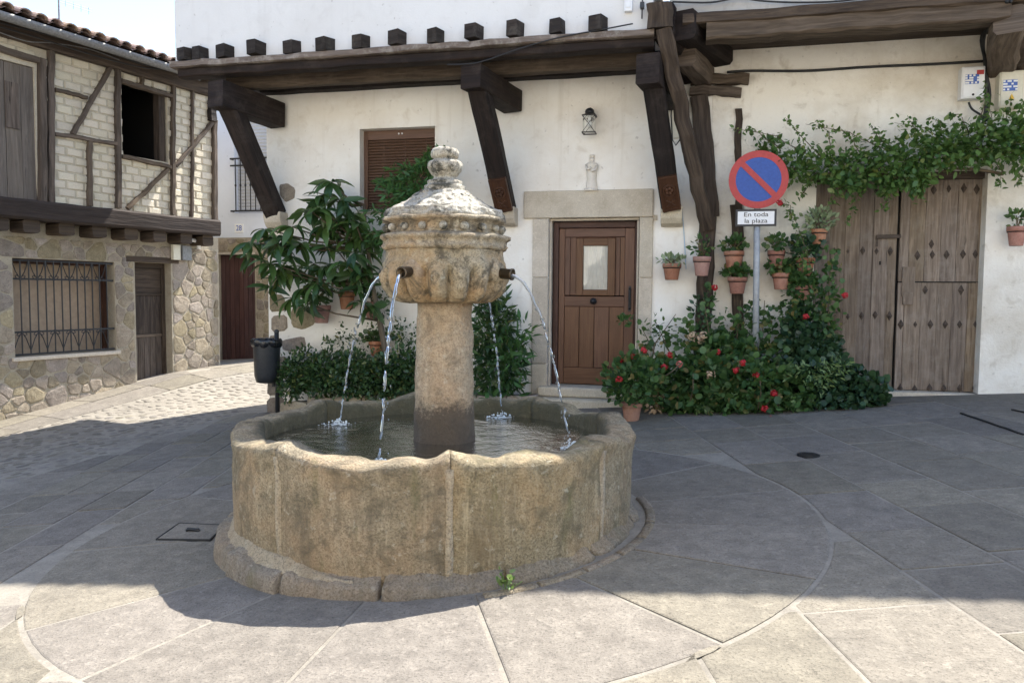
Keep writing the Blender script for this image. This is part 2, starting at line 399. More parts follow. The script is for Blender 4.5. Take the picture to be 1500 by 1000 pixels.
    def prism(s, poly, d0, d1, fr):               # 2-D outline pushed from depth d0 to d1 by fr(a, b, d)
        n = len(poly); b0 = len(s.v)
        s.v += [tuple(fr(a, b, d0)) for a, b in poly] + [tuple(fr(a, b, d1)) for a, b in poly]
        s.face([b0+i for i in range(n)][::-1], [(poly[i][1], poly[i][0]) for i in range(n)][::-1])
        s.face([b0+n+i for i in range(n)], [(poly[i][1], poly[i][0]) for i in range(n)])
        for i in range(n):
            j = (i+1) % n; s.face((b0+i, b0+j, b0+n+j, b0+n+i), [(poly[i][1], poly[i][0]), (poly[j][1], poly[j][0]), (poly[j][1], poly[j][0]), (poly[i][1], poly[i][0])])
        return s
    def lathe(s, prof, c, n=32, fn=None, a0=0., a1=2*math.pi, caps=True):
        c = Vector(c); full = abs(a1-a0-2*math.pi) < 1e-6; m = n if full else n+1; b0 = len(s.v)
        for (r, z) in prof:
            for i in range(m):
                a = a0+(a1-a0)*i/n; rr, zz = (fn(r, z, a) if fn else (r, z))
                s.v.append((c.x+rr*math.cos(a), c.y+rr*math.sin(a), c.z+zz))
        for k in range(len(prof)-1):
            for i in range(n):
                j = (i+1) % m
                s.face((b0+k*m+i, b0+k*m+j, b0+(k+1)*m+j, b0+(k+1)*m+i))
        if caps and full:
            s.face([b0+i for i in range(m)][::-1]); k = len(prof)-1; s.face([b0+k*m+i for i in range(m)])
        return s
    def ball(s, c, r, n=8, m=5, sq=(1, 1, 1)):
        c = Vector(c); b0 = len(s.v)
        s.v.append((c.x, c.y, c.z-r*sq[2]))
        for k in range(1, m):
            p = -math.pi/2+math.pi*k/m
            for i in range(n):
                a = 2*math.pi*i/n; s.v.append((c.x+r*sq[0]*math.cos(p)*math.cos(a), c.y+r*sq[1]*math.cos(p)*math.sin(a), c.z+r*sq[2]*math.sin(p)))
        s.v.append((c.x, c.y, c.z+r*sq[2])); top = len(s.v)-1
        for i in range(n):
            j = (i+1) % n; s.face((b0, b0+1+j, b0+1+i)); q = b0+1+(m-2)*n; s.face((q+i, q+j, top))
        for k in range(m-2):
            for i in range(n):
                j = (i+1) % n; q = b0+1+k*n; s.face((q+i, q+j, q+n+j, q+n+i))
        return s
    def mesh(s, name, mat, off=Vector((0, 0, 0))):
        me = bpy.data.meshes.new(name)
        vs = [s.xf(*v) for v in s.v] if s.xf else s.v
        me.from_pydata([(v[0]-off.x, v[1]-off.y, v[2]-off.z) for v in vs], [], s.f)
        if any(u for u in s.uv):
            ul = me.uv_layers.new(name='UVMap'); k = 0; buf = []
            for f, u in zip(s.f, s.uv):
                for i in range(len(f)): buf += (u[i] if u else (0., 0.))
            ul.data.foreach_set('uv', buf)
        me.materials.append(M[mat]); return me
    def build(s, name, mat, parent=None, smooth=False, bevel=0., label=None, loc=None):
        if loc is not None: off = Vector(loc)
        else: off = wloc(parent) if parent else Vector((0, 0, 0))
        me = s.mesh(name, mat, off)
        if smooth: me.shade_smooth()
        o = bpy.data.objects.new(name, me); C.objects.link(o)
        if parent: o.parent = parent; o.location = off-wloc(parent)
        else: o.location = off
        if bevel:
            b = o.modifiers.new('bevel', 'BEVEL'); b.width = bevel; b.segments = 2; b.limit_method = 'ANGLE'; b.angle_limit = rad(40)
        if label: o['label'] = label
        return o
def inst(name, me, parent, loc, rot=None, scale=None):
    o = bpy.data.objects.new(name, me); C.objects.link(o)
    if parent: o.parent = parent; o.location = Vector(loc)-wloc(parent)
    else: o.location = loc
    if rot is not None:
        o.rotation_mode = 'QUATERNION'; o.rotation_quaternion = rot
    if scale is not None: o.scale = scale
    return o
def fbm(p, sc, oct=4): return mnoise.fractal(Vector(p)*sc, 1.0, 2.0, oct)
def frameF(Y): return lambda a, b, d: (a, Y+d, b)      # along X, height, into the wall
def wall(fr, a0, a1, z0, z1, t, ops):
    m = MB(); As = sorted({a0, a1, *[o[0] for o in ops], *[o[1] for o in ops]}); Zs = sorted({z0, z1, *[o[2] for o in ops], *[o[3] for o in ops]})
    As = [a for a in As if a0 <= a <= a1]; Zs = [z for z in Zs if z0 <= z <= z1]
    def solid(i, j):
        if i < 0 or j < 0 or i >= len(As)-1 or j >= len(Zs)-1: return False
        a, z = (As[i]+As[i+1])/2, (Zs[j]+Zs[j+1])/2
        return not any(o[0] < a < o[1] and o[2] < z < o[3] for o in ops)
    q = lambda *pts: m.add(list(pts), [(0, 1, 2, 3)])
    for i in range(len(As)-1):
        for j in range(len(Zs)-1):
            if not solid(i, j): continue
            a, b, c, d = As[i], As[i+1], Zs[j], Zs[j+1]
            q(fr(a, c, 0), fr(b, c, 0), fr(b, d, 0), fr(a, d, 0)); q(fr(b, c, t), fr(a, c, t), fr(a, d, t), fr(b, d, t))
            if not solid(i-1, j): q(fr(a, c, t), fr(a, c, 0), fr(a, d, 0), fr(a, d, t))
            if not solid(i+1, j): q(fr(b, c, 0), fr(b, c, t), fr(b, d, t), fr(b, d, 0))
            if not solid(i, j-1): q(fr(a, c, t), fr(b, c, t), fr(b, c, 0), fr(a, c, 0))
            if not solid(i, j+1): q(fr(a, d, 0), fr(b, d, 0), fr(b, d, t), fr(a, d, t))
    return m
def clip(poly, nx, ny, c):                              # keep nx*x+ny*y <= c
    out = []
    for i in range(len(poly)):
        a, b = poly[i], poly[(i+1) % len(poly)]; da, db = nx*a[0]+ny*a[1]-c, nx*b[0]+ny*b[1]-c
        if da <= 0: out.append(a)
        if (da < 0 < db) or (db < 0 < da):
            t = da/(da-db); out.append((a[0]+(b[0]-a[0])*t, a[1]+(b[1]-a[1])*t))
    return out
def area(p): return .5*sum(p[i][0]*p[(i+1) % len(p)][1]-p[(i+1) % len(p)][0]*p[i][1] for i in range(len(p)))
def inset(p, d):
    n = len(p); out = []
    if area(p) < 0: p = p[::-1]
    for i in range(n):
        a, b, c = p[i-1], p[i], p[(i+1) % n]
        e1 = (b[0]-a[0], b[1]-a[1]); e2 = (c[0]-b[0], c[1]-b[1]); l1 = math.hypot(*e1) or 1e-9; l2 = math.hypot(*e2) or 1e-9
        n1 = (-e1[1]/l1, e1[0]/l1); n2 = (-e2[1]/l2, e2[0]/l2)
        mx, my = n1[0]+n2[0], n1[1]+n2[1]; k = 2/max(.35, mx*mx+my*my)
        out.append((b[0]+mx*d*k*.5*1.0, b[1]+my*d*k*.5*1.0)) if False else out.append((b[0]+mx*d*k/1., b[1]+my*d*k/1.)) if (mx*mx+my*my) > 1e-6 else out.append(b)
    return out
def dedupe(p, e=.012):
    q = []
    for a in p:
        if not q or math.hypot(a[0]-q[-1][0], a[1]-q[-1][1]) > e: q.append(a)
    while len(q) > 2 and math.hypot(q[0][0]-q[-1][0], q[0][1]-q[-1][1]) < e: q.pop()
    return q
def voronoi(a0, a1, z0, z1, dmin, ops, seed, sq=1.):
    rd = random.Random(seed); pts = []; tries = 0
    while tries < 9000:
        tries += 1
        p = (rd.uniform(a0, a1), rd.uniform(z0, z1)); d = dmin*rd.choice((.55, .75, .95, 1.2, 1.5, 1.8))*rd.uniform(.9, 1.1)
        if any(o[0]-.03 < p[0] < o[1]+.03 and o[2]-.03 < p[1] < o[3]+.03 for o in ops): continue
        if all(((p[0]-q[0])/sq)**2+((p[1]-q[1])*sq)**2 > ((d+q[2])/2)**2 for q in pts): pts.append((p[0], p[1], d))
    cells = []
    for i, p in enumerate(pts):
        poly = [(a0, z0), (a1, z0), (a1, z1), (a0, z1)]
        for j, q in enumerate(pts):
            if i == j or abs(p[0]-q[0]) > dmin*5 or abs(p[1]-q[1]) > dmin*5: continue
            nx, ny = q[0]-p[0], q[1]-p[1]; t = .5+.5*(p[2]-q[2])/(p[2]+q[2])*.7
            poly = clip(poly, nx, ny, nx*(p[0]+nx*t)+ny*(p[1]+ny*t))
            if len(poly) < 3: break
        if len(poly) < 3: continue
        for o in ops:
            g = [(o[0]-p[0], -1, 0, -1), (p[0]-o[1], 0, 0, 0)]
            c = [(o[0]-p[0], (1, 0, o[0])), (p[0]-o[1], (-1, 0, -o[1])), (o[2]-p[1], (0, 1, o[2])), (p[1]-o[3], (0, -1, -o[3]))]
            poly = clip(poly, *max(c)[1]) if len(poly) > 2 else poly
        poly = dedupe(poly, .02)
        if len(poly) > 2 and abs(area(poly)) > .006: cells.append(poly)
    return cells
def rubble_stone(fr, poly, parent, mat, jt=.010, h=.016, name='stone'):
    rd = random
    p = dedupe(inset(poly, jt), .02)
    if len(p) < 3 or abs(area(p)) < .003: return
    # round the corners
    q = []
    for i in range(len(p)):
        a, b, c = p[i-1], p[i], p[(i+1) % len(p)]
        q.append((b[0]*.84+a[0]*.16+rd.uniform(-.008, .008), b[1]*.84+a[1]*.16+rd.uniform(-.008, .008)))
        q.append((b[0]*.84+c[0]*.16+rd.uniform(-.008, .008), b[1]*.84+c[1]*.16+rd.uniform(-.008, .008)))
    cx = sum(a for a, b in q)/len(q); cz = sum(b for a, b in q)/len(q); n = len(q); hh = h*rd.uniform(.5, 1.2)
    m = MB(); b0 = 0
    m.v += [tuple(fr(a, b, .01)) for a, b in q]
    m.v += [tuple(fr(a, b, -hh*.6)) for a, b in [(cx+(a-cx)*.96, cz+(b-cz)*.96) for a, b in q]]
    m.v += [tuple(fr(a, b, -hh*rd.uniform(.8, 1.15))) for a, b in [(cx+(a-cx)*.80, cz+(b-cz)*.80) for a, b in q]]
    m.v.append(tuple(fr(cx, cz, -hh*rd.uniform(.9, 1.2))))
    for k in range(2):
        for i in range(n): m.face((k*n+i, k*n+(i+1) % n, (k+1)*n+(i+1) % n, (k+1)*n+i))
    for i in range(n): m.face((2*n+i, 2*n+(i+1) % n, 3*n))
    return m.build(name, mat, parent, smooth=False)

# foliage --------------------------------------------------------------
def leafshape(kind):
    if kind == 'lance': v = [(0, 0, 0), (-.13, .3, .03), (0, .32, -.01), (.13, .3, .03), (-.11, .65, .0), (0, .66, -.03), (.11, .65, .0), (0, 1, -.14)]
    elif kind == 'oval': v = [(0, 0, 0), (-.27, .32, .04), (0, .34, -.01), (.27, .32, .04), (-.22, .66, .02), (0, .68, -.03), (.22, .66, .02), (0, 1, -.08)]
    elif kind == 'round': v = [(0, 0, 0), (-.42, .22, .06), (0, .3, -.03), (.42, .22, .06), (-.40, .68, .07), (0, .66, -.01), (.40, .68, .07), (0, 1, .05)]
    f = [(0, 2, 1), (0, 3, 2), (1, 2, 5, 4), (2, 3, 6, 5), (4, 5, 7), (5, 6, 7)]
    return np.array(v, float), f
def leaf_batch(name, mat, parent, pts, dirs, size, kind='oval', loc=None, up=.4):
    V, Fc = leafshape(kind); n = len(pts); pts = np.asarray(pts, float); d = np.asarray(dirs, float)
    d /= np.linalg.norm(d, axis=1, keepdims=True)+1e-9
    r = rng.normal(size=(n, 3)); r[:, 2] += up*2.2
    x = np.cross(d, r); x /= np.linalg.norm(x, axis=1, keepdims=True)+1e-9; z = np.cross(x, d)
    sz = np.asarray(size, float).reshape(n, 1, 1)
    W = pts[:, None, :]+sz*(V[None, :, 0:1]*x[:, None, :]+V[None, :, 1:2]*d[:, None, :]+V[None, :, 2:3]*z[:, None, :])
    off = np.array(wloc(parent)) if parent else (np.array(loc) if loc is not None else np.zeros(3))
    W = (W-off).reshape(-1, 3); k = len(V)
    me = bpy.data.meshes.new(name)
    lv = np.concatenate([np.array(f) for f in Fc]); ls = np.array([len(f) for f in Fc])
    idx = (np.arange(n)[:, None]*k+lv[None, :]).ravel(); tot = np.tile(ls, n); st = np.concatenate([[0], np.cumsum(tot)[:-1]])
    me.vertices.add(len(W)); me.vertices.foreach_set('co', W.astype(np.float32).ravel())
    me.loops.add(len(idx)); me.loops.foreach_set('vertex_index', idx.astype(np.int32))
    me.polygons.add(len(tot)); me.polygons.foreach_set('loop_start', st.astype(np.int32)); me.polygons.foreach_set('loop_total', tot.astype(np.int32))
    me.update(calc_edges=True); me.validate(); me.materials.append(M[mat]); me.shade_smooth()
    o = bpy.data.objects.new(name, me); C.objects.link(o)
    if parent: o.parent = parent
    elif loc is not None: o.location = loc
    return o
def blob(c, r, n, shell=.55, lump=.35):
    """points through an uneven ellipsoid, thicker near its skin, with their outward directions"""
    d = rng.normal(size=(n, 3)); d /= np.linalg.norm(d, axis=1, keepdims=True)
    rr = shell+(1-shell)*rng.random(n)**.6
    k = np.array([1+lump*mnoise.noise(Vector(q*2.3)+Vector(c)) for q in d])
    return np.asarray(c, float)+d*(rr*k)[:, None]*np.asarray(r, float), d
def px_blobs(items, dens, shell=.45):
    pts, dirs = [], []
    for (x, y, Y, rx, ry, rd) in items:            # centre in the picture, radii in metres
        c = P(x, y, Y); n = int(dens*max(.02, rx*ry)*(1+rd))
        a, b = blob(c, (rx, rd, ry), n, shell); pts.append(a); dirs.append(b)
    return np.concatenate(pts), np.concatenate(dirs)
def keep(pts, dirs, ymax=YF-.02, gap=.02):
    g = np.array([G(p[0], p[1]) for p in pts]); k = (pts[:, 1] < ymax) & (pts[:, 2] > g+gap)
    return pts[k], dirs[k]

# ================================================================== GROUND
def ground():
    m = MB(); n = 110
    xs = np.concatenate([np.linspace(-160, -16, 10), np.linspace(-15, 10, 90), np.linspace(11, 160, 10)])
    ys = np.concatenate([np.linspace(-160, -12, 10), np.linspace(-11, 22, 90), np.linspace(24, 160, 10)])
    for y in ys:
        for x in xs: m.v.append((x, y, G(max(-15, min(10, x)), max(-11, min(22, y)))))
    nx = len(xs)
    for j in range(len(ys)-1):
        for i in range(nx-1): m.face((j*nx+i, j*nx+i+1, (j+1)*nx+i+1, (j+1)*nx+i))
    o = m.build('ground', 'joint_ground', smooth=True); tag(o, kind='structure'); return o
GROUND = ground()
PAVE = thing('pavement', 'granite slab paving of the square with a ring of wedge slabs round the fountain', None, (0, 0, 0), kind='structure')
AP = rad(15.5)                                             # the paving rows run a little left of the wall's normal
pu = Vector((-math.sin(AP), math.cos(AP), 0)); pv = Vector((math.cos(AP), math.sin(AP), 0))
RING = 2.53
NSLAB = [0]
def slab(poly, jt=.009, h=.0055, name='paving_slab', mat='slab', parent=None, bev=.008):
    p = dedupe(inset(dedupe(poly), jt+random.uniform(-.002, .004)), .01)
    if len(p) < 3 or abs(area(p)) < .03: return
    per = sum(math.hypot(p[i][0]-p[i-1][0], p[i][1]-p[i-1][1]) for i in range(len(p)))
    if abs(area(p))/per < .075: return
    p2 = inset(p, bev); n = len(p); dz = random.uniform(-.0035, .0035); tx, ty = random.uniform(-.003, .003), random.uniform(-.003, .003)
    cx = sum(a for a, b in p)/n; cy = sum(b for a, b in p)/n
    zz = lambda a, b, k: G(a, b)+k+(dz+tx*(a-cx)+ty*(b-cy) if k > 0 else 0)
    m = MB(); m.v += [(a, b, zz(a, b, -.02)) for a, b in p]+[(a, b, zz(a, b, h-.003)) for a, b in p]+[(a, b, zz(a, b, h)) for a, b in p2]
    for k in range(2):
        for i in range(n): m.face((k*n+i, k*n+(i+1) % n, (k+1)*n+(i+1) % n, (k+1)*n+i))
    m.face([2*n+i for i in range(n)])
    NSLAB[0] += 1
    return m.build(name, mat, parent or PAVE)
def seen(x, y, mrg=60):
    q = Vector((x, y, G(x, y)))-CAM; z = q.dot(FW)
    if z < .4: return False
    X, Y = 750+F*q.dot(RT)/z, 500-F*q.dot(UP)/z
    return -mrg*2 < X < 1500+mrg*2 and 380 < Y < 1000+mrg*3
def push_out(poly, R):
    pts = []
    for i in range(len(poly)):
        a, b = poly[i], poly[(i+1) % len(poly)]; k = max(2, int(math.hypot(b[0]-a[0], b[1]-a[1])/.05))
        for j in range(k): pts.append((a[0]+(b[0]-a[0])*j/k, a[1]+(b[1]-a[1])*j/k))
    ins = [math.hypot(x-FC.x, y-FC.y) < R for x, y in pts]
    if not any(ins): return poly
    if all(ins): return None
    out = []
    for (x, y), i in zip(pts, ins):
        if i: d = math.hypot(x-FC.x, y-FC.y) or 1e-6; x, y = FC.x+(x-FC.x)*R/d, FC.y+(y-FC.y)*R/d
        out.append((x, y))
    return out
# street edge on the left: a line of the picture carried onto the ground
e0, e1 = gp(0, 712), gp(330, 612)
ed = Vector((e1.x-e0.x, e1.y-e0.y, 0)).normalized(); en = Vector((ed.y, -ed.x, 0)); ec = en.x*e0.x+en.y*e0.y     # en points right
rd = random.Random(5)
def rows():
    v = -9.5
    while v < 9:
        wd = rd.uniform(.36, .46) if v < -2.6 else rd.uniform(.56, .72)
        if -2.6 <= v < -.2: wd = rd.uniform(.5, .66)
        u = -3.5+rd.uniform(0, .8)
        while u < 13:
            ln = rd.uniform(.55, .95) if v < -2.6 else rd.uniform(.6, 1.05)
            q = [(pu*a+pv*b) for a, b in ((u, v), (u, v+wd), (u+ln, v+wd), (u+ln, v))]
            poly = [(p.x, p.y) for p in q]
            if area(poly) < 0: poly = poly[::-1]
            u += ln
            c = ((q[0]+q[2])/2)
            if not (seen(c.x, c.y) or any(seen(p.x, p.y, 20) for p in q)): continue
            poly = clip(poly, -en.x, -en.y, -ec)
            poly = clip(poly, 0, 1, YF-.03) if len(poly) > 2 else poly
            if len(poly) < 3: continue
            poly = push_out(poly, RING)
            if not poly: continue
            slab(poly)
        v += wd
rows()
# wedge slabs of the ring, joints read off the photograph
joints = []
for x, y in ((23, 927), (126, 992), (422, 999), (735, 980), (1040, 935), (1198, 850), (1211, 772), (1144, 718), (1039, 680)):
    p = gp(x, y); joints.append(math.atan2(p.y-FC.y, p.x-FC.x) % (2*math.pi))
a = gp(23, 927); al = max(joints, key=lambda q: -abs(q-(math.atan2(a.y-FC.y, a.x-FC.x) % (2*math.pi))))
joints = sorted(joints); ext = []
for i in range(len(joints)):
    a, b = joints[i], joints[(i+1) % len(joints)]+(2*math.pi if i == len(joints)-1 else 0)
    ext.append(a); k = max(1, round((b-a)/rad(32)))
    if b-a > rad(50): ext += [a+(b-a)*j/k for j in range(1, k)]
ext = sorted(q % (2*math.pi) for q in ext)
RIN = 1.42
for i in range(len(ext)):
    a, b = ext[i], ext[(i+1) % len(ext)]
    if b <= a: b += 2*math.pi
    k = max(3, int((b-a)/rad(4)))
    poly = [(FC.x+RIN*math.cos(a+(b-a)*j/k), FC.y+RIN*math.sin(a+(b-a)*j/k)) for j in range(k+1)][::-1]
    poly = [(FC.x+(RING-.006)*math.cos(a+(b-a)*j/k), FC.y+(RING-.006)*math.sin(a+(b-a)*j/k)) for j in range(k+1)]+poly
    slab(poly, .010, .0055, 'wedge_slab')
# sidewalk along the left house
s = -2.4; SW = 1.0
while s < 5.6:
    ln = rd.uniform(.55, 1.0)
    for n0, n1 in ((.0, .5), (.5, 1.0)):
        q = [LW(a, b, 0) for a, b in ((s, n0), (s+ln, n0), (s+ln, n1), (s, n1))]; poly = [(p.x, p.y) for p in q]
        if area(poly) < 0: poly = poly[::-1]
        slab(poly, .006, .010, 'sidewalk_slab')
    s += ln
# cobbled street between
def cobble_mesh(k):
    r = random.Random(k); m = MB(); n = 9; ring = []
    for i in range(n):
        a = 2*math.pi*i/n; ring.append((.5*abs(math.cos(a))**.75*math.copysign(1, math.cos(a))*r.uniform(.86, 1.04), .5*abs(math.sin(a))**.75*math.copysign(1, math.sin(a))*r.uniform(.86, 1.04)))
    for sc, z in ((1., -.25), (.95, .12), (.66, .30)): m.v += [(a*sc, b*sc, z*r.uniform(.92, 1.08)) for a, b in ring]
    m.v.append((0, 0, .34))
    for q in range(2):
        for i in range(n): m.face((q*n+i, q*n+(i+1) % n, (q+1)*n+(i+1) % n, (q+1)*n+i))
    for i in range(n): m.face((2*n+i, 2*n+(i+1) % n, 3*n))
    me = m.mesh('cobble', 'cobble'); me.shade_smooth(); return me
CM = [cobble_mesh(k) for k in range(7)]
cob = []
for i in range(-30, 60):
    for j in range(0, 34):
        p = LW(-3.2+i*.165+(.08 if j % 2 else 0)+rd.uniform(-.05, .05), 1.08+j*.125+rd.uniform(-.035, .035), 0)
        if en.x*p.x+en.y*p.y > ec-.05 or not seen(p.x, p.y, 10) or p.y > YF-.1 and p.x > -6.3: continue
        if math.hypot(p.x-FC.x, p.y-FC.y) < RING+.1: continue
        cob.append(((p-CAM).length, p))
cob.sort(key=lambda q: q[0])
rest = MB()
for i, (d, p) in enumerate(cob):
    me = CM[rd.randrange(7)]; sc = (.165*rd.uniform(.7, 1.15), .125*rd.uniform(.7, 1.12), (.034*rd.uniform(.5, 1.25))); ang = math.pi/2-A_L+rd.uniform(-.5, .5)
    z = G(p.x, p.y)-.006
    if i < 290: inst('cobble', me, PAVE, (p.x, p.y, z), Matrix.Rotation(ang, 3, 'Z').to_quaternion(), sc)
    else:
        b0 = len(rest.v); ca, sa = math.cos(ang), math.sin(ang)
        for v in me.vertices:
            x, y = v.co.x*sc[0], v.co.y*sc[1]; rest.v.append((p.x+x*ca-y*sa, p.y+x*sa+y*ca, z+v.co.z*sc[2]))
        for f in me.polygons: rest.face([b0+q for q in f.vertices])
if rest.v: tag(rest.build('cobbles', 'cobble', PAVE, smooth=True), kind='stuff')

# ================================================================== WHITE HOUSE (door, jetty)
xL = P(391, 250, YF).x; xR = P(1041, 250, YF).x
uL = P(255, 50, YJ+.07).x; uR = P(957, 20, YJ+.07).x
zB = (P(263, 88, YJ).z+P(925, 46, YJ).z)/2                 # top of the jetty beam
print('house', xL, xR, uL, uR, zB)
EAVE = 8.70
WH = thing('white_house', 'white house with wooden front door and jettied upper floor on dark timber brackets', 'house', (xL, YF, G(xL, YF)))
def rect(x0, y0, x1, y1, Y=YF):
    a, b = P(x0, y1, Y), P(x1, y0, Y); c, d = P(x0, y0, Y), P(x1, y1, Y)
    return (a.x+c.x)/2, (b.x+d.x)/2, (a.z+d.z)/2, (b.z+c.z)/2
win = rect(527, 187, 637, 306); dor = rect(803, 319, 935, 575)
zW = P(600, 118, YF).z
w_ = wall(frameF(YF), xL, xR, -.9, zB, .55, [win, (dor[0], dor[1], dor[2], dor[3])])
w_.box(xL+.001, xL+.45, YF+.55, YF+1.6, -.9, zB-.003); w_.build('wall', 'whitewash', WH, bevel=.02)
m = MB(); m.box(xL+.5, xR-.1, YF+.56, YF+.6, -.5, zB-.05); m.build('dark_interior', 'dark_void', WH)
# upper floor: front wall, side wall, roof with scalloped tile edge; unseen back kept shallow to let sun into the lane
m = MB(); m.box(uL, uR, YJ+.07, YJ+.45, zB-.01, EAVE-.02)
sk = math.tan(rad(3)); m.box(uL+.003, uL+.38, YJ+.45, YF+1.6, zB-.01, EAVE-.02); m.box(uL+.38, uR, YF+1.25, YF+1.6, zB, EAVE-.02)
m.build('upper_wall', 'whitewash_upper', WH, bevel=.03)
m = MB(); m.box(uL+.02, uR-.02, YJ+.2, YF+1.5, zB-.03, zB-.013); m.build('jetty_floor', 'dark_beam', WH)
def roof(x0, x1, parent):
    m = MB(); n = int((x1-x0)/.045); ys = []
    for i in range(n+1):
        x = x0+(x1-x0)*i/n; e = .035*abs(math.sin(x/.21*math.pi)); m.v += [(x, YJ-.36+e, EAVE), (x, YJ+1.5, EAVE+.75), (x, YJ-.36+e, EAVE+.07)]
    for i in range(n):
        a, b = i*3, i*3+3; m.face((a, b, b+1, a+1)); m.face((a+2, a+1, b+1, b+2)); m.face((a, a+2, b+2, b))
    m.add([(x0, YJ+1.5, EAVE+.75), (x1, YJ+1.5, EAVE+.75), (x1, YF+1.7, EAVE), (x0, YF+1.7, EAVE)], [(0, 1, 2, 3)])
    m.build('roof', 'roof_tile', parent)
roof(uL-.12, uR, WH)
# jetty timbers
m = MB(); m.beam((uL+.02, YJ+.04, zB-.05), (uR+.02, YJ+.04, zB-.05), .20, .085, seg=26, jit=.009); m.build('top_plank', 'weathered_top', WH)
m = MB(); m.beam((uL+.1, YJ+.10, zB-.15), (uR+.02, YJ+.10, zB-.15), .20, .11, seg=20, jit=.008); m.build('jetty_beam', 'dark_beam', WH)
zm = P(600, 117, YJ+.5).z
m = MB(); m.beam((uL+.5, YJ+.55, zm+.10), (uR, YJ+.55, zm+.10), .16, .2, seg=16, jit=.009); m.build('jetty_beam', 'frame_wood', WH)
zw = P(600, 126, YF-.12).z
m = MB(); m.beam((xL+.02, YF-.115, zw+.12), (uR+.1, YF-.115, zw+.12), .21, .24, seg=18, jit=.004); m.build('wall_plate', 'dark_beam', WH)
rows_x = (270, 290, 326, 373, 424, 474, 525, 579, 635, 691, 751, 812, 873)
for i, x in enumerate(rows_x):
    xx = P(x, 75, YJ).x; m = MB(); h = random.uniform(.155, .18); wdt = random.uniform(.145, .17) if i != 1 else .15
    m.beam((xx+random.uniform(-.012, .012), YJ-.04-random.uniform(0, .045), zB+h/2+.002+random.uniform(-.004, .008)), (xx+.12, YJ+.32, zB+h/2+.002), wdt*random.uniform(.92, 1.06), h, seg=2, jit=.009, ch=.03); m.build('rafter_end', 'rafter_wood', WH)
# brackets: cantilever joist, strut, corbel, carved board
brk = (((404, 312), (331, 140), False), ((742, 305), (699, 118), True), ((984, 304), (954, 100), True))
for i, ((bx, by), (tx, ty), carved) in enumerate(brk):
    b = P(bx, by, YF-.10); t = P(tx, ty, YJ+.17)
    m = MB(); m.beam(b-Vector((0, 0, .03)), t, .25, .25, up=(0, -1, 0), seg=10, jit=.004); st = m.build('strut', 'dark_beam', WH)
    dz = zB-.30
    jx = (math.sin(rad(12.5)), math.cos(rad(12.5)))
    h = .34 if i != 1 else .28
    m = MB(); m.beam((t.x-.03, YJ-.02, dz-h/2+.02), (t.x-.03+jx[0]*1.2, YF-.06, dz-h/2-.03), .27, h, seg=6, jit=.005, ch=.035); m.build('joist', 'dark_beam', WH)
    cb = MB(); cw = .135; z1 = b.z+.01
    pr = [(-.36, z1), (.0, z1), (.0, z1-.24), (-.08, z1-.25), (-.15, z1-.22), (-.21, z1-.15), (-.25, z1-.06)]
    pr = [(.0, z1), (.0, z1-.25), (-.10, z1-.245), (-.17, z1-.215), (-.22, z1-.15), (-.245, z1-.07), (-.25, z1)]
    cb.prism(pr, -cw, cw, lambda a, q, d, bx_=b.x: (bx_+d, YF+.02+a, q)); cb.build('corbel', 'granite', WH, bevel=.015)
    if carved:
        d = (t-b).normalized(); nrm = Vector((0, -1, 0)); nrm = (nrm-d*nrm.dot(d)).normalized(); sx = d.cross(nrm)
        c = b+d*.26+nrm*.145
        m = MB(); m.obox(c, sx*.115, nrm*.022, d*.23)
        for q in (-1, 1): m.obox(c+sx*.1*q+nrm*.026, sx*.014, nrm*.012, d*.23)
        for q in (-1, 1): m.obox(c+d*.215*q+nrm*.026, sx*.086, nrm*.012, d*.014)
        for k in range(12):
            a = 2*math.pi*k/12; e = 2*math.pi*(k+1)/12
            m.beam(c+nrm*.03+d*.04+(sx*math.cos(a)+d*math.sin(a))*.072, c+nrm*.03+d*.04+(sx*math.cos(e)+d*math.sin(e))*.072, .022, .022, up=nrm)
        for k in range(5):
            a = 2*math.pi*k/5; m.ball(c+nrm*.028+d*.04+(sx*math.cos(a)+d*math.sin(a))*.033, .026, 6, 4)
        for q in (-1, 1): m.beam(c-d*.13+nrm*.03-sx*.05-d*.045*q, c-d*.13+nrm*.03+sx*.05+d*.045*q, .024, .02, up=nrm)
        m.build('carved_board', 'carved_wood', st)
# window: reveal, frame, slatted blind, sill
x0, x1, z0, z1 = win
wf = MB(); yw = YF+.14
for a in ((x0, x0+.06, z0, z1), (x1-.05, x1, z0, z1), (x0+.06, x1-.05, z1-.13, z1)): wf.box(a[0], a[1], yw, yw+.07, a[2], a[3])
WF = wf.build('window', 'blind_wood', WH, bevel=.005)
bl = MB(); n = 24
for k in range(n):
    zz = z0+.02+(z1-.15-z0)*(k+.5)/n; h = (z1-.15-z0)/n
    bl.add([(x0+.055, yw+.035, zz-h*.5), (x1-.045, yw+.035, zz-h*.5), (x1-.045, yw+.006, zz-h*.30), (x0+.055, yw+.006, zz-h*.30), (x1-.045, yw+.040, zz+h*.44), (x0+.055, yw+.040, zz+h*.44)], [(0, 1, 2, 3), (3, 2, 4, 5)], lambda v: (v[0], v[2]))
for k in range(3): bl.box(x0+.3+.16*k*2-.002, x0+.3+.16*k*2+.004, yw+.012, yw+.018, z0, z1-.13)
tag(bl.build('blind', 'blind_brown', WF), kind='stuff')
m = MB(); 
for q in (-1, 1): m.ball(((x0+x1)/2+.025*q, yw-.004, z1-.055), .014, 6, 4)
m.build('catch', 'sign_white', WF)
m = MB(); m.box(x0-.03, x1+.03, YF-.035, YF+.13, z0-.06, z0-.004); m.build('window_sill', 'granite', WH, bevel=.01)
m = MB(); m.box(x0, x1, yw+.08, yw+.12, z0, z1); m.build('lining', 'dark_void', WF)
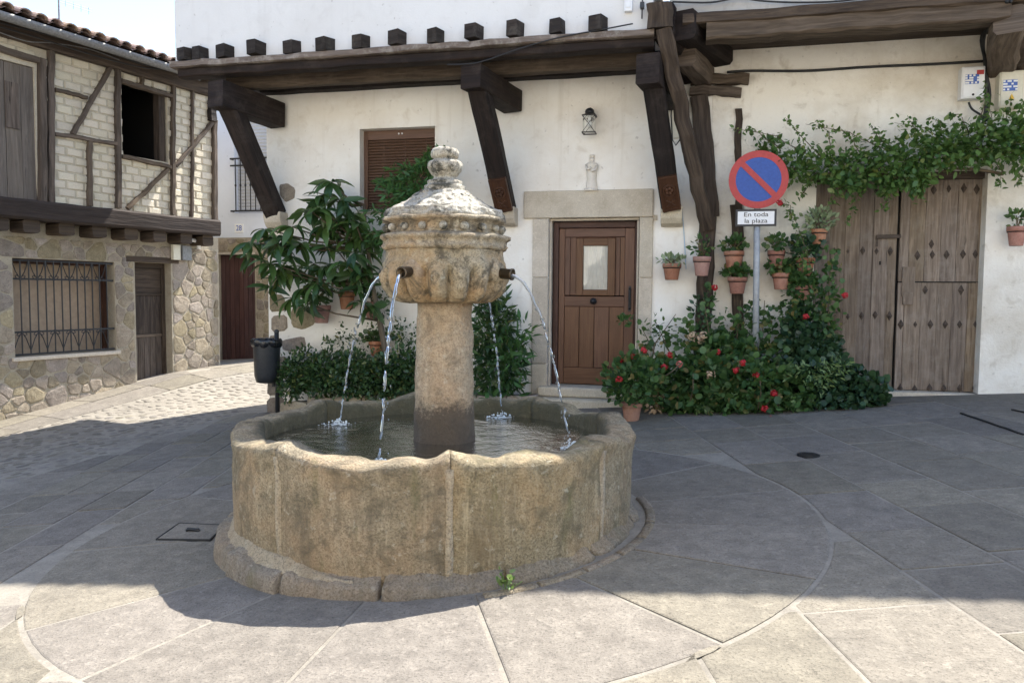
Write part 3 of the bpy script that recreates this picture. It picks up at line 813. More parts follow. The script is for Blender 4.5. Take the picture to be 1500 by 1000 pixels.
# door surround of granite
x0, x1, z0, z1 = dor
jl = P(780, 440, YF).x; jr = P(955, 440, YF).x; lt = P(860, 279, YF).z; ll = P(768, 300, YF).x; lr = P(957, 300, YF).x
m = MB(); m.box(ll, lr, YF-.045, YF+.2, z1, lt); m.build('lintel_stone', 'granite', WH, bevel=.012)
for a, b in ((jl, x0), (x1, jr)):
    cuts = [z0-.16, z0+(z1-z0)*.16, z0+(z1-z0)*.66, z1-.004]
    for k in range(3):
        m = MB(); m.box(a, b, YF-.035-.004*(k % 2), YF+.2, cuts[k]+.004, cuts[k+1]-.004); m.build('jamb_stone', 'granite', WH, bevel=.012)
    inner = b-.03 if b == x0 else a; 
m = MB(); m.box(x0+.004, x0+.034, YF+.02, YF+.12, z0, z1-.035); m.box(x1-.034, x1-.004, YF+.02, YF+.12, z0, z1-.035); m.box(x0+.004, x1-.004, YF+.02, YF+.12, z1-.034, z1-.003); m.build('rebate_moulding', 'granite', WH, bevel=.01)
zs = P(860, 566, YF-.02).z
m = MB(); m.box(x0-.10, x1+.06, YF-.20, YF+.3, zs-.13, zs); m.build('door_step', 'granite', WH, bevel=.025)
m = MB(); m.box(x0-.22, x1+.2, YF-.36, YF-.06, zs-.42, zs-.135); m.build('door_step', 'granite', WH, bevel=.03)
# door: frame, stiles, planks, glazed hatch, knob, handle
DOOR = thing('door', None, None, (x0, YF+.12, zs)); DOOR.parent = WH; DOOR.location = Vector((x0, YF+.12, zs))-wloc(WH)
fx0, fx1, ftop = x0+.036, x1-.036, z1-.036; yd = YF+.13
m = MB(); m.box(fx0, fx0+.075, yd, yd+.10, zs, ftop); m.box(fx1-.03, fx1, yd, yd+.10, zs, ftop); m.box(fx0+.075, fx1-.03, yd, yd+.10, ftop-.085, ftop); m.build('door_frame', 'door_dark', DOOR, bevel=.008)
def dx(p): return P(p, 450, yd).x
def dz_(p): return P(868, p, yd).z
lx0, lx1 = fx0+.08, fx1-.034; lz0, lz1 = zs+.012, ftop-.09; yl = yd+.02
def panel(a, b, c, d, yo, mat='door_wood', nm='panel', bev=.006, th=.04):
    m = MB(); m.box(a, b, yl+yo, yl+yo+th, c, d); return m.build(nm, mat, DOOR, bevel=bev)
sa, sb = dx(826), dx(914)
panel(lx0, sa, lz0, lz1, 0, nm='stile'); panel(sb, lx1, lz0, lz1, .002, nm='stile')
panel(sa+.001, sb-.001, lz1-.115, lz1, .001, nm='rail'); panel(sa+.001, sb-.001, lz0, dz_(539), .001, nm='rail'); panel(sa+.001, sb-.001, dz_(449), dz_(434), .003, nm='rail')
cut = [sa, dx(848), dx(870), dx(892), sb]
for k in range(4): panel(cut[k]+.003, cut[k+1]-.003, dz_(539)+.003, dz_(449)-.003, .012, nm='plank')
hx0, hx1, hz0, hz1 = dx(843), dx(900), dz_(433), dz_(349)
for a, b in ((sa, dx(834)), (dx(834), hx0), (hx1, dx(907)), (dx(907), sb)): panel(a+.002, b-.002, hz0+.003, lz1-.118, .012, nm='plank')
panel(hx0+.002, hx1-.002, hz1+.003, lz1-.118, .012, nm='plank')
gx0, gx1, gz0, gz1 = dx(853), dx(889), dz_(424), dz_(360)
m = MB(); yo = yl-.018
m.box(hx0, gx0, yo, yo+.05, hz0, hz1); m.box(gx1, hx1, yo, yo+.05, hz0, hz1); m.box(gx0, gx1, yo, yo+.05, gz1, hz1); m.box(gx0, gx1, yo, yo+.05, hz0, gz0)
HT = m.build('hatch_frame', 'door_wood', DOOR, bevel=.008)
m = MB(); m.box(gx0, gx1, yo+.024, yo+.03, gz0, gz1); m.build('glass_pane', 'glass', HT)
cu = MB(); n = 16
for k in range(n):
    a, b = gx0+.006+(gx1-gx0-.012)*k/n, gx0+.006+(gx1-gx0-.012)*(k+1)/n
    cu.add([(a, yo+.046+.006*math.sin(k*1.9), gz0), (b, yo+.046+.006*math.sin((k+1)*1.9), gz0), (b, yo+.046+.006*math.sin((k+1)*1.9), gz1), (a, yo+.046+.006*math.sin(k*1.9), gz1)], [(0, 1, 2, 3)])
cu.build('curtain', 'curtain', HT)
m = MB(); kx, kz = dx(869), dz_(441); m.tube([(kx, yl-.0, kz), (kx, yl-.03, kz)], .045, 12); m.ball((kx, yl-.045, kz), .032, 10, 6); m.build('knob', 'iron', DOOR, smooth=True)
hx = dx(922); m = MB(); m.tube([(hx, yl, dz_(452)), (hx, yl-.05, dz_(450)), (hx, yl-.055, dz_(437)), (hx, yl-.05, dz_(424)), (hx, yl, dz_(422))], .011, 8); m.obox((hx, yl-.001, dz_(437)), (.018, 0, 0), (0, .003, 0), (0, 0, .17)); m.build('handle', 'iron', DOOR)
# little figure in relief above the door
fz0, fz1 = P(867, 277, YF).z, P(867, 226, YF).z; fx = P(867, 250, YF).x; H = fz1-fz0
m = MB(); m.lathe([(.075, 0), (.082, .05*H), (.066, .3*H), (.078, .52*H), (.088, .66*H), (.080, .72*H), (.045, .77*H), (.024, .80*H)], (fx, YF+.01, fz0), 18, lambda r, z, a: (r*(1+.10*math.sin(a*7)), z))
m.ball((fx, YF-.012, fz0+.84*H), .034, 10, 7); m.lathe([(.030, 0), (.032, .02), (.030, .035)], (fx, YF-.01, fz0+.90*H), 10)
m.tube([(fx-.07, YF-.03, fz0+.68*H), (fx-.05, YF-.08, fz0+.55*H), (fx, YF-.09, fz0+.58*H)], .018, 6); m.tube([(fx+.07, YF-.03, fz0+.68*H), (fx+.05, YF-.08, fz0+.52*H), (fx+.0, YF-.09, fz0+.5*H)], .018, 6)
m.box(fx-.085, fx+.085, YF-.08, YF+.02, fz0-.03, fz0+.003)
m.build('relief_figure', 'plaster_figure', WH, smooth=True)
m = MB(); p = P(959, 319, YF); m.box(p.x-.035, p.x+.035, YF-.014, YF+.01, p.z-.035, p.z+.035); m.build('wall_tile', 'granite', WH, bevel=.004)
# bare stones at the left corner and by the strut
def px_poly(pp, Y=YF): return [(P(x, y, Y).x, P(x, y, Y).z) for x, y in pp][::-1]
for pp in ([(425, 452), (440, 448), (462, 455), (461, 476), (445, 483), (427, 478)], [(397, 462), (420, 460), (421, 484), (398, 487)], [(394, 430), (416, 432), (419, 456), (395, 457)], [(412, 498), (446, 492), (449, 506), (430, 516), (414, 512)],
           [(409, 271), (421, 268), (433, 276), (431, 292), (418, 296), (411, 288)], [(394, 492), (409, 491), (410, 520), (395, 522)], [(393, 525), (420, 520), (424, 548), (394, 552)], [(395, 404), (408, 402), (412, 426), (395, 428)], [(392, 556), (414, 554), (416, 578), (392, 580)], [(391, 583), (417, 581), (419, 606), (391, 608)]):
    rubble_stone(frameF(YF-.004), px_poly(pp), WH, 'rubble', .0, .016, 'bare_stone')
# fixtures high on the upper wall
p = P(921, 8, YJ+.07)
t = thing('junction_box', 'small white plastic box on the white upper wall at the top', 'junction box', (p.x, YJ+.07, p.z-.09))
m = MB(); m.box(p.x-.045, p.x+.045, YJ, YJ+.075, p.z-.09, p.z+.14); m.build('case', 'sign_white', t, bevel=.01)
m = MB(); m.box(p.x-.025, p.x+.025, YJ-.008, YJ, p.z-.05, p.z+.1); m.build('lid', 'sign_white', t, bevel=.004)
p = P(941, 8, YJ+.05)
t = thing('cable_clamp', 'black cable clamp hanging on a wire right of the white plastic box', 'cable clamp', (p.x, YJ+.04, p.z))
m = MB(); m.tube([(p.x, YJ+.05, p.z+.15), (p.x, YJ+.03, p.z), (p.x, YJ+.02, p.z-.16)], .008, 6); m.build('wire', 'cable', t)
m = MB(); m.box(p.x-.024, p.x+.024, YJ-.01, YJ+.05, p.z-.05, p.z+.02); m.build('clamp', 'black_plastic', t, bevel=.006)
# wall lantern
p = P(866, 176, YF)
t = thing('wall_lantern', 'small glass wall lantern on a black bracket above the wooden door', 'lantern', (p.x, YF, p.z))
cx, cy = p.x, YF-.17; lz0, lz1 = P(866, 195, YF-.17).z, P(866, 170, YF-.17).z
m = MB(); m.tube([(cx, YF, lz1+.03), (cx, YF-.05, lz1+.09), (cx, YF-.12, lz1+.10), (cx, cy, lz1+.06), (cx, cy, lz1)], .02, 8); m.tube([(cx, YF-.0, lz1+.03), (cx, YF-.025, lz1+.03)], .065, 12); m.ball((cx, cy+.01, lz1+.055), .062, 10, 6, (1, 1, .8)); m.build('bracket', 'iron', t, smooth=True)
m = MB(); q = .082
for a, b in ((-q, -q), (q, -q), (-q, q), (q, q)): m.beam((cx+a, cy+b, lz0), (cx+a, cy+b, lz1), .012, .012)
for z in (lz0, lz1):
    for a in (-q, q): m.beam((cx-q, cy+a, z), (cx+q, cy+a, z), .014, .012); m.beam((cx+a, cy-q, z), (cx+a, cy+q, z), .014, .012)
for a in (-q, q): m.beam((cx-q, cy+a, lz0), (cx+q, cy+a, lz1), .006, .006); m.beam((cx+q, cy+a, lz0), (cx-q, cy+a, lz1), .006, .006)
m.add([(cx-q, cy-q, lz1+.005), (cx+q, cy-q, lz1+.005), (cx+q, cy+q, lz1+.005), (cx-q, cy+q, lz1+.005), (cx, cy, lz1+.05)], [(0, 1, 4), (1, 2, 4), (2, 3, 4), (3, 0, 4)])
m.build('lantern_frame', 'lamp_metal', t)
m = MB(); m.box(cx-q+.008, cx+q-.008, cy-q+.008, cy+q-.008, lz0+.008, lz1-.008); m.build('lantern_glass', 'glass', t)
m = MB(); m.tube([(cx, cy, lz1-.01), (cx, cy, lz1-.06)], .02, 8); m.ball((cx, cy, lz1-.10), .038, 10, 6); m.build('bulb', 'sign_white', t, smooth=True)

# ================================================================== OLD HOUSE (gate) on the right
gt = (P(1192, 400, YF).x, P(1441, 400, YF).x, P(1300, 573, YF).z-.05, P(1400, 249, YF).z)
OX1 = P(1500, 300, YF).x+3.2; oz = P(1250, 45, YF).z+.45
OH = thing('old_house', 'old white house with studded double gate and rough timber upper floor', 'house', (xR+.02, YF, G(xR, YF)))
w_ = wall(frameF(YF+.004), xR+.003, OX1, -.6, oz, .6, [gt]); w_.build('wall', 'old_whitewash', OH, bevel=.03)
m = MB(); m.box(xR+.1, OX1, YF+.62, YF+.66, -.5, oz); m.build('dark_interior', 'dark_void', OH)
jz = P(1250, 6, YJ+.02).z
m = MB(); m.box(uR+.18, OX1, YJ+.06, YJ+.5, jz-.02, EAVE-.02); m.box(OX1-.4, OX1, YJ+.5, YF+1.6, jz-.02, EAVE-.02); m.box(uR+.18, OX1-.4, YF+1.25, YF+1.6, jz, EAVE-.02); m.build('upper_wall', 'grey_render', OH, bevel=.02)
m = MB(); m.box(uR+.2, OX1, YJ+.25, YF+.5, jz-.07, jz-.03); m.build('jetty_floor', 'old_timber', OH)
roof(uR+.01, OX1+.3, OH)
zc = P(1250, 32, YJ+.08).z; zt = P(1250, 13, YJ+.04).z
m = MB(); m.beam((P(1035, 30, YJ).x, YJ+.12, zc-.005), (P(1480, 30, YJ).x, YJ+.12, zc+.0), .26, .22, seg=22, jit=.012); m.build('jetty_beam', 'grey_timber', OH)
m = MB(); m.beam((P(1000, 30, YJ).x, YJ+.09, zt-.005), (OX1, YJ+.09, zt+.01), .26, .125, seg=22, jit=.008); m.build('jetty_beam', 'old_timber', OH)
# joists and blocks at the corner of the two houses
def stick(px0, Y0, px1, Y1, wd, ht, mat, nm, up=(0, 0, 1), seg=6, jit=.012, taper=1.):
    m = MB(); m.beam(P(*px0, Y0), P(*px1, Y1), wd, ht, up, seg, jit, .14, taper); return m.build(nm, mat, OH)
stick((1003, 36), YJ+.0, (1058, 78), YF-.02, .27, .33, 'dark_beam', 'joist', seg=4, jit=.006)
stick((1004, 82), YJ+.35, (1032, 112), YF-.0, .24, .26, 'grey_timber', 'joist', seg=4)
stick((972, 30), YJ+.02, (1012, 100), YF-.05, .26, .42, 'dark_beam', 'joist', seg=4, jit=.006)
stick((967, 8), YJ-.02, (967, 44), YJ-.0, .28, .26, 'old_timber', 'beam_end', up=(0, -1, 0), seg=3, jit=.012)
stick((972, 40), YJ-.04, (1036, 335), YF-.10, .175, .16, 'old_timber', 'strut', up=(0, -1, 0), seg=14, jit=.014)
stick((1024, 142), YF-.04, (1041, 318), YF-.03, .22, .14, 'old_timber', 'post', up=(0, -1, 0), seg=10, jit=.012)
stick((1036, 318), YF-.04, (1027, 560), YF-.03, .20, .14, 'old_timber', 'post', up=(0, -1, 0), seg=10, jit=.013)
stick((1082, 160), YF-.0, (1082, 300), YF-.0, .085, .05, 'old_timber', 'stud', up=(0, -1, 0), seg=9, jit=.012)
stick((1079, 300), YF-.0, (1083, 560), YF-.0, .14, .06, 'old_timber', 'stud', up=(0, -1, 0), seg=9, jit=.012)
stick((1012, 117), YF-.05, (1097, 118), YF-.05, .16, .12, 'grey_timber', 'lintel', seg=8, jit=.014)
stick((1010, 134), YF-.04, (1086, 135), YF-.04, .14, .11, 'grey_timber', 'lintel', seg=8, jit=.016)
# right-hand bracket
stick((1478, 28), YJ+.0, (1466, 96), YF-.0, .30, .30, 'grey_timber', 'joist', seg=6, jit=.018)
stick((1490, 60), YJ+.5, (1480, 92), YF-.0, .42, .2, 'old_timber', 'joist', seg=5, jit=.015)
# gate
GT = thing('gate', None, None, (gt[0], YF+.2, gt[2])); GT.parent = OH; GT.location = Vector((gt[0], YF+.2, gt[2]))-wloc(OH)
yg = YF+.17
def gx(p): return P(p, 410, yg).x
def gz(p): return P(1340, p, yg).z
gtop, gbot = gt[3]-.01, gt[2]+.06
m = MB(); m.box(gt[0]-.02, gt[1]+.02, YF+.10, yg+.12, gt[3]-.09, gt[3]+.02); m.build('gate_lintel', 'old_timber', OH)
def gplank(a, b, c, d, yo=0., nm='plank'):
    m = MB(); mid = [(a, c), (b, c), (b, d), (a, d)]; k = random.uniform(-.006, .006)
    m.beam(((a+b)/2, yg+.03+yo+k, c), ((a+b)/2, yg+.03+yo+k, d), b-a-.003, .05, up=(0, -1, 0), seg=9, jit=.002, ch=.04); return m.build(nm, 'gate_wood', GT)
L_ = [1190, 1214, 1236, 1257, 1277, 1299, 1312]; sp = 413
for a, b in zip(L_, L_[1:]): gplank(gx(a), gx(b), gbot, gtop)
RU = [1316, 1330, 1353, 1376, 1399, 1430, 1443]; RL = [1316, 1326, 1350, 1374, 1396, 1419, 1443]
for a, b in zip(RU, RU[1:]): gplank(gx(a), gx(b), gz(sp)+.008, gtop, .005)
for a, b in zip(RL, RL[1:]): gplank(gx(a), gx(b), gbot, gz(sp)-.008, .0)
m = MB(); m.box(gx(1318), gx(1443), yg-.0, yg+.02, gz(sp)-.006, gz(sp)+.006); m.build('split_line', 'dark_void', GT)
m = MB(); m.box(gx(1188), gx(1446), yg+.075, yg+.1, gbot-.05, gtop); m.build('backing', 'dark_void', GT)
gplank(gx(1321), gx(1340), gz(434), gz(391), -.026, 'patch'); gplank(gx(1323), gx(1338), gz(446), gz(428), -.03, 'patch')
sm = MB(); n = 4
sm.v += [(-.03, 0, 0), (0, 0, -.055), (.03, 0, 0), (0, 0, .055), (0, -.022, 0)]
for i in range(4): sm.face((i, (i+1) % 4, 4))
SM = sm.mesh('stud', 'rust_iron')
zs_ = lambda x, y: (1160+.42*x, 200+.42*y)
studs = [(148, 400), (195, 400), (247, 398), (295, 400), (343, 400), (438, 415), (490, 412), (540, 412), (597, 410), (640, 410), (243, 625), (290, 622), (340, 625), (195, 628), (380, 655), (430, 655), (483, 655), (535, 655), (585, 655), (640, 655),
         (440, 190), (495, 186), (548, 182), (600, 180), (645, 184), (148, 190), (195, 192), (247, 190), (295, 190), (343, 190), (335, 850), (378, 878), (428, 880), (480, 878), (530, 878), (585, 878), (635, 876), (290, 855), (465, 535), (590, 535), (660, 535), (487, 375)]
for x, y in studs:
    px, py = zs_(x, y); p = P(px, py, yg); inst('stud', SM, GT, (p.x, yg+.004, p.z), None, (random.uniform(.85, 1.2),)*3)
m = MB(); p = P(1296, 347, yg); m.beam((gx(1281), yg-.02, p.z), (gx(1316), yg-.025, p.z+.005), .035, .045, up=(0, 0, 1)); m.box(gx(1281), gx(1284), yg-.015, yg+.0, p.z-.12, p.z); m.build('bolt', 'rust_iron', GT)
m = MB(); p = P(1289, 385, yg); m.box(p.x-.01, p.x+.01, yg-.002, yg+.004, p.z-.025, p.z+.02); m.build('keyhole', 'dark_void', GT)
m = MB(); m.box(gt[0]+.01, gt[1]-.01, YF-.02, YF+.4, gt[2]-.2, gt[2]+.05); m.build('threshold', 'granite', OH, bevel=.01)
# meter boxes and wires
def meter(px0, py0, px1, py1, mat, label, red):
    a, b = P(px0, py1, YF), P(px1, py0, YF)
    t = thing('meter_box', label, 'meter box', (a.x, YF, a.z), 'meter boxes on the old wall')
    m = MB(); m.box(a.x, b.x, YF-.13, YF+.01, a.z, b.z); m.build('case', mat, t, bevel=.012)
    m = MB(); m.box(a.x+.015, b.x-.015, YF-.142, YF-.131, a.z+.015, b.z-.015); m.build('door', mat, t, bevel=.004)
    w, h = b.x-a.x, b.z-a.z; m = MB(); q = (a.x+w*.14, a.x+w*.72, a.z+h*.44, a.z+h*.74)
    m.box(q[0], q[1], YF-.147, YF-.143, q[2], q[3]); pl = m.build('plate', 'plate_blue', t)
    m = MB(); r = random.Random(3+red)
    for k in range(7):
        for j in range(4):
            if r.random() < .62:
                x = q[0]+(q[1]-q[0])*(k+.5)/7; z = q[2]+(q[3]-q[2])*(j+.5)/4; m.box(x-.011, x+.011, YF-.150, YF-.1475, z-.010, z+.010)
    tag(m.build('lettering', 'sign_white', pl), kind='stuff')
    if red: m = MB(); m.box(a.x+w*.62, b.x-.02, YF-.147, YF-.143, b.z-.10, b.z-.05); m.build('sticker', 'sign_red', t)
    else: m = MB(); m.prism([(a.x+w*.40, a.z+h*.22), (a.x+w*.62, a.z+h*.22), (a.x+w*.51, a.z+h*.36)], -.147, -.143, lambda x, z, d: (x, YF+d, z)); m.build('warning_triangle', 'warning_yellow', t)
    m = MB(); m.ball(((a.x+b.x)/2, YF-.145, a.z+.04), .014, 6, 4); m.build('lock', 'iron', t)
meter(1402, 101, 1438, 149, 'sign_white', 'pale grey meter box with blue plate and red sticker', 1)
meter(1456, 107, 1494, 162, 'box_cream', 'cream meter box with blue plate and yellow warning triangle', 0)
def cable(pts, r, label, name='cable', n=6, mat='cable', group=None):
    # smooth the points a little
    q = []
    pts = [Vector(p) for p in pts]
    for i in range(len(pts)-1):
        p0_, p1_, p2_, p3_ = pts[max(0, i-1)], pts[i], pts[i+1], pts[min(len(pts)-1, i+2)]
        for k in range(5):
            t = k/5; q.append(.5*((2*p1_)+(p2_-p0_)*t+(2*p0_-5*p1_+4*p2_-p3_)*t*t+(3*p1_-p0_-3*p2_+p3_)*t**3))
    q.append(pts[-1]); m = MB(); m.tube(q, r, n); o = m.build(name, mat, None, smooth=True, loc=q[0]); tag(o, label, name.replace('_', ' '), group); return o
cable([P(1065, 106, YF-.06), P(1100, 104, YF-.03), P(1180, 104, YF-.03), P(1260, 99, YF-.03), P(1300, 97, YF-.03), P(1370, 94, YF-.03), P(1440, 90, YF-.03)], .016, 'black cable running level across the old white wall above the vine')
for k in range(4):
    o = [random.uniform(-4, 4) for _ in range(6)]
    cable([P(1478+o[0], 2, YJ-.05), P(1466+o[1], 30, YJ+.5), P(1441+o[2], 52, YF-.06), P(1442+o[3], 95, YF-.05), P(1447+o[4], 140, YF-.05), P(1444+o[5], 178, YF-.05)], .014,
          'black cables bunched down the wall between the two meter boxes', group='cables between the meter boxes')
cable([P(1419, 150, YF-.07), P(1424, 160, YF-.06), P(1438, 170, YF-.05), P(1444, 182, YF-.05)], .012, 'short black cable looping out under the pale grey meter box')
cable([P(985, 3, YJ-.02), P(1040, 4, YJ), P(1080, -2, YJ), P(1120, 2, YJ), P(1170, 4, YJ), P(1230, 2, YJ), P(1290, -6, YJ)], .010, 'thin black wire sagging along the grey wall above the old beam')
cable([P(655, 95, YJ-.07), P(700, 92, YJ-.06), P(760, 72, YJ-.06), P(820, 55, YJ-.07), P(880, 44, YJ-.06), P(927, 35, YJ-.06)], .008, 'thin wire running along the weathered jetty beam of the white house')
cable([P(999, 306, YF-.012), P(1001, 330, YF-.012), P(1003, 360, YF-.012), P(1005, 394, YF-.012)], .006, 'thin pale blue cord hanging below the right hand stone corbel', 'cord', mat='pale_cord')
a, b = P(983, 143, YF-.02), P(995, 210, YF-.02)
t = thing('wire_fitting', 'cream cable fitting with loops of wire beside the leaning old strut', 'cable fitting', b)
m = MB(); m.box(P(983, 160, YF).x, P(998, 160, YF).x, YF-.03, YF+.005, P(990, 203, YF).z, P(990, 158, YF).z); m.build('plate', 'box_cream', t, bevel=.004)
m = MB(); m.tube([P(990, 140, YF-.02), P(984, 146, YF-.02), P(983, 170, YF-.04), P(985, 205, YF-.03), P(990, 213, YF-.03), P(996, 205, YF-.03), P(997, 192, YF-.04)], .009, 6); m.build('wire', 'cable', t)
m = MB(); m.ball(P(997, 172, YF-.04), .035, 8, 5); m.build('insulator', 'grey_metal', t)

# ================================================================== LEFT HOUSE
JET = .38
s_end = LP(322, 500)[0]; su_end = LP(319, 260, JET)[0]; S0 = -2.6
LH = thing('stone_house', 'left hand house with rubble stone ground floor and timber framed cream brick above', 'house', LW(0, 0, LP(0, 612)[1]))
def frL(n0): return lambda a, b, d: LW(a, n0-d, b)          # d runs into the wall
def lrect(x0, y0, x1, y1, n=0.):
    (a, b), (c, d) = LP(x0, y0, n), LP(x1, y1, n); (e, f), (g, h) = LP(x0, y1, n), LP(x1, y0, n)
    return ((a+e)/2, (c+g)/2, (f+d)/2, (b+h)/2)
lw = lrect(20, 381, 169, 518); ld = lrect(199, 385, 252, 560)
sb0, sb1 = LP(150, 331, JET)[1], LP(150, 304, JET)[1]        # sill beam bottom, top
print('left', s_end, su_end, lw, ld, sb0, sb1)
zt_ = LP(150, 88, JET)[1]
wall(frL(0), S0, s_end, -1.2, sb0, .5, [lw, ld]).build('lower_wall', 'mortar', LH)
for poly in voronoi(S0+1.0, s_end-.02, -.6, sb0-.22, .195, [lw, (ld[0]-.02, ld[1]+.02, ld[2]-1, ld[3]+.08)], 4, 1.08):
    cx = sum(p[0] for p in poly)/len(poly)
    if cx > -1.2: rubble_stone(frL(0), poly, LH, 'rubble', .006, .014)
# the end wall (gable towards the lane)
m = MB(lambda a, b, c: LW(a, b, c)); m.box(s_end-.4, s_end, -6, -.5, -1.2, sb0-.01); m.box(su_end-.2, su_end, -6, JET-.2, sb0, zt_); m.build('end_wall', 'mortar', LH)
# window grille
x0, x1, z0, z1 = lw
m = MB(lambda a, b, c: LW(a, b, c)); m.box(x0, x1, -.34, -.3, z0, z1); m.build('window_board', 'brown_panel', LH)
m = MB(lambda a, b, c: LW(a, b, c)); fw = .07
m.box(x0, x0+fw, -.30, -.22, z0, z1); m.box(x1-fw, x1, -.30, -.22, z0, z1);  m.box(x0+fw, x1-fw, -.296, -.22, z1-fw, z1); WN = m.build('window', 'door_dark', LH)
m = MB(lambda a, b, c: LW(a, b, c)); m.box(x0-.05, x1+.05, -.3, .05, z0-.06, z0-.003); m.build('window_sill', 'granite', LH, bevel=.01)
GR = thing('grille', None, None, LW(x0, 0, z0)); GR.parent = LH; GR.location = LW(x0, 0, z0)-wloc(LH)
xfL = lambda a, b, c: LW(a, b, c)
m = MB(xfL)
for z in (z0+.03, z0+.36, z1-.30, z1-.03): m.beam((x0+.01, -.03, z), (x1-.01, -.03, z), .012, .026)
m.beam((x0+.012, -.03, z0+.01), (x0+.012, -.03, z1-.01), .03, .03); m.beam((x1-.012, -.03, z0+.01), (x1-.012, -.03, z1-.01), .03, .03)
m.build('grille_frame', 'iron', GR)
nb = 13
for k in range(1, nb):
    a = x0+(x1-x0)*k/nb; m = MB(xfL); m.tube([(a, -.03, z0+.02), (a, -.03, z1-.02)], .010, 6); m.build('bar', 'iron', GR)
for k in range(1, nb, 2):
    a = x0+(x1-x0)*k/nb; d = (x1-x0)/nb
    for zc_, sg in ((z1-.30, 1), (z0+.36, -1)):
        m = MB(xfL)
        for q in (-1, 1):
            m.tube([(a, -.03, zc_), (a+q*d*.5, -.03, zc_+sg*.10), (a+q*d*.95, -.03, zc_+sg*.26)], .007, 5)
            m.tube([(a, -.03, zc_-sg*.02), (a+q*.05, -.03, zc_+sg*.005), (a+q*.075, -.03, zc_+sg*.04), (a+q*.05, -.03, zc_+sg*.055), (a+q*.035, -.03, zc_+sg*.04)], .007, 5)
        m.build('scroll', 'iron', GR)
# ground-floor door
x0, x1, z0, z1 = ld
LD = thing('door', None, None, LW(x0, -.2, z0)); LD.parent = LH; LD.location = LW(x0, -.2, z0)-wloc(LH)
z0 = z0-.02; yn = -.16
def lbox(a, b, c, d, n0, n1, mat, nm, par, bev=.005):
    m = MB(xfL); m.box(a, b, n0, n1, c, d); return m.build(nm, mat, par, bevel=bev)
lbox(x0, x0+.06, z0, z1, yn-.08, yn, 'old_timber', 'door_frame', LD); lbox(x1-.06, x1, z0, z1, yn-.08, yn, 'old_timber', 'door_frame', LD); lbox(x0+.06, x1-.06, z1-.09, z1, yn-.08, yn, 'old_timber', 'door_frame', LD)
hz = z1-z0; zt1 = z0+hz*.74; zm1 = z0+hz*.40
lbox(x0+.065, x1-.065, zt1+.02, z1-.095, yn-.09, yn-.035, 'old_timber', 'transom_panel', LD); lbox(x0+.065, x1-.065, zt1-.02, zt1+.018, yn-.085, yn-.015, 'old_timber', 'rail', LD)
lbox(x0+.065, x1-.065, zm1+.02, zt1-.022, yn-.09, yn-.04, 'old_timber', 'panel', LD); lbox(x0+.065, x1-.065, zm1-.03, zm1+.018, yn-.085, yn-.02, 'grey_timber', 'rail', LD)
for k in range(5):
    a = x0+.065+(x1-x0-.13)*k/5; lbox(a+.003, a+(x1-x0-.13)/5-.003, z0, zm1-.032, yn-.088, yn-.036, 'grey_timber', 'plank', LD)
m = MB(xfL); m.box(x0+.01, x1-.01, -.5, -.3, z0-.4, z1); m.build('dark_interior', 'dark_void', LD)
lbox(x0-.05, x1+.05, z0-.5, z0-.005, -.3, .10, 'granite', 'door_step', LH, .015)
lbox(x0-.16, x1+.16, z1+.002, z1+.10, -.1, .012, 'old_timber', 'lintel', LH)
# meter and pipe beside it
a = LP(262, 370, .03)
t = thing('wall_box', 'small grey utility box on the stone wall under the jetty', 'utility box', LW(a[0], 0, a[1]))
lb = lrect(252, 359, 277, 381, .05); m = MB(xfL); m.box(lb[0], lb[0]+(lb[1]-lb[0])*.42, .02, .09, lb[2], lb[3]); m.build('case', 'box_cream', t, bevel=.005)
m = MB(xfL); m.box(lb[0]+(lb[1]-lb[0])*.46, lb[1], .02, .12, lb[2], lb[3]-.01); m.build('cover', 'grey_metal', t, bevel=.005)
a = LP(284, 357, .12); b2 = LP(288, 366, .12)
m = MB(xfL); m.tube([(a[0]-.25, .12, a[1]+.06), (a[0], .14, a[1]+.06), (a[0]+.09, .14, a[1]), (a[0]+.09, .14, a[1]-.09)], .035, 8); o = m.build('drain_pipe', 'sign_white', None, smooth=True, loc=LW(a[0], .12, a[1])); tag(o, 'short white drain pipe elbow under the jetty of the stone house', 'pipe')
# jetty: joist ends, plaster between, sill beam
sj = [LP(x, 330, .2)[0] for x in (-8, 39, 90, 138, 184, 226, 265, 297)]
for a in sj:
    m = MB(xfL); m.beam((a, -.2, sb0-.09), (a, JET-.05, sb0-.085), .24, .18, seg=3, jit=.006); m.build('joist_end', 'old_timber', LH)
m = MB(xfL); m.box(S0, su_end, -.3, JET-.06, sb0+.003, sb0+.04); m.build('jetty_floor', 'old_timber', LH)
m = MB(xfL); m.beam((S0, JET-.06, (sb0+sb1)/2), (su_end+.02, JET-.06, (sb0+sb1)/2), .2, sb1-sb0, seg=24, jit=.005); m.build('sill_beam', 'sill_wood', LH)
# upper wall: mortar backing with a window hole, bricks, timbers
N1 = JET-.06
uw = lrect(180, 124, 247, 232, N1); sh = lrect(-70, 84, 54, 294, N1)
wall(frL(N1-.03), S0, su_end-.05, sb1-.02, zt_+.25, .14, [uw, (sh[0], sh[1], sb1, sh[3])]).build('upper_wall', 'brick_mortar', LH)
m = MB(xfL); a_, b_, c_, d_ = uw[0]-.25, uw[1]+.25, uw[2]-.2, uw[3]+.25
m.box(a_, b_, N1-1.9, N1-1.86, c_, d_); m.box(a_, a_+.03, N1-1.86, N1-.18, c_, d_); m.box(b_-.03, b_, N1-1.86, N1-.18, c_, d_); m.box(a_+.03, b_-.03, N1-1.86, N1-.18, c_, c_+.03); m.box(a_+.03, b_-.03, N1-1.86, N1-.18, d_-.03, d_); m.build('shade_box', 'dark_void', LH)  # near-black box added behind the opening so it reads as unlit
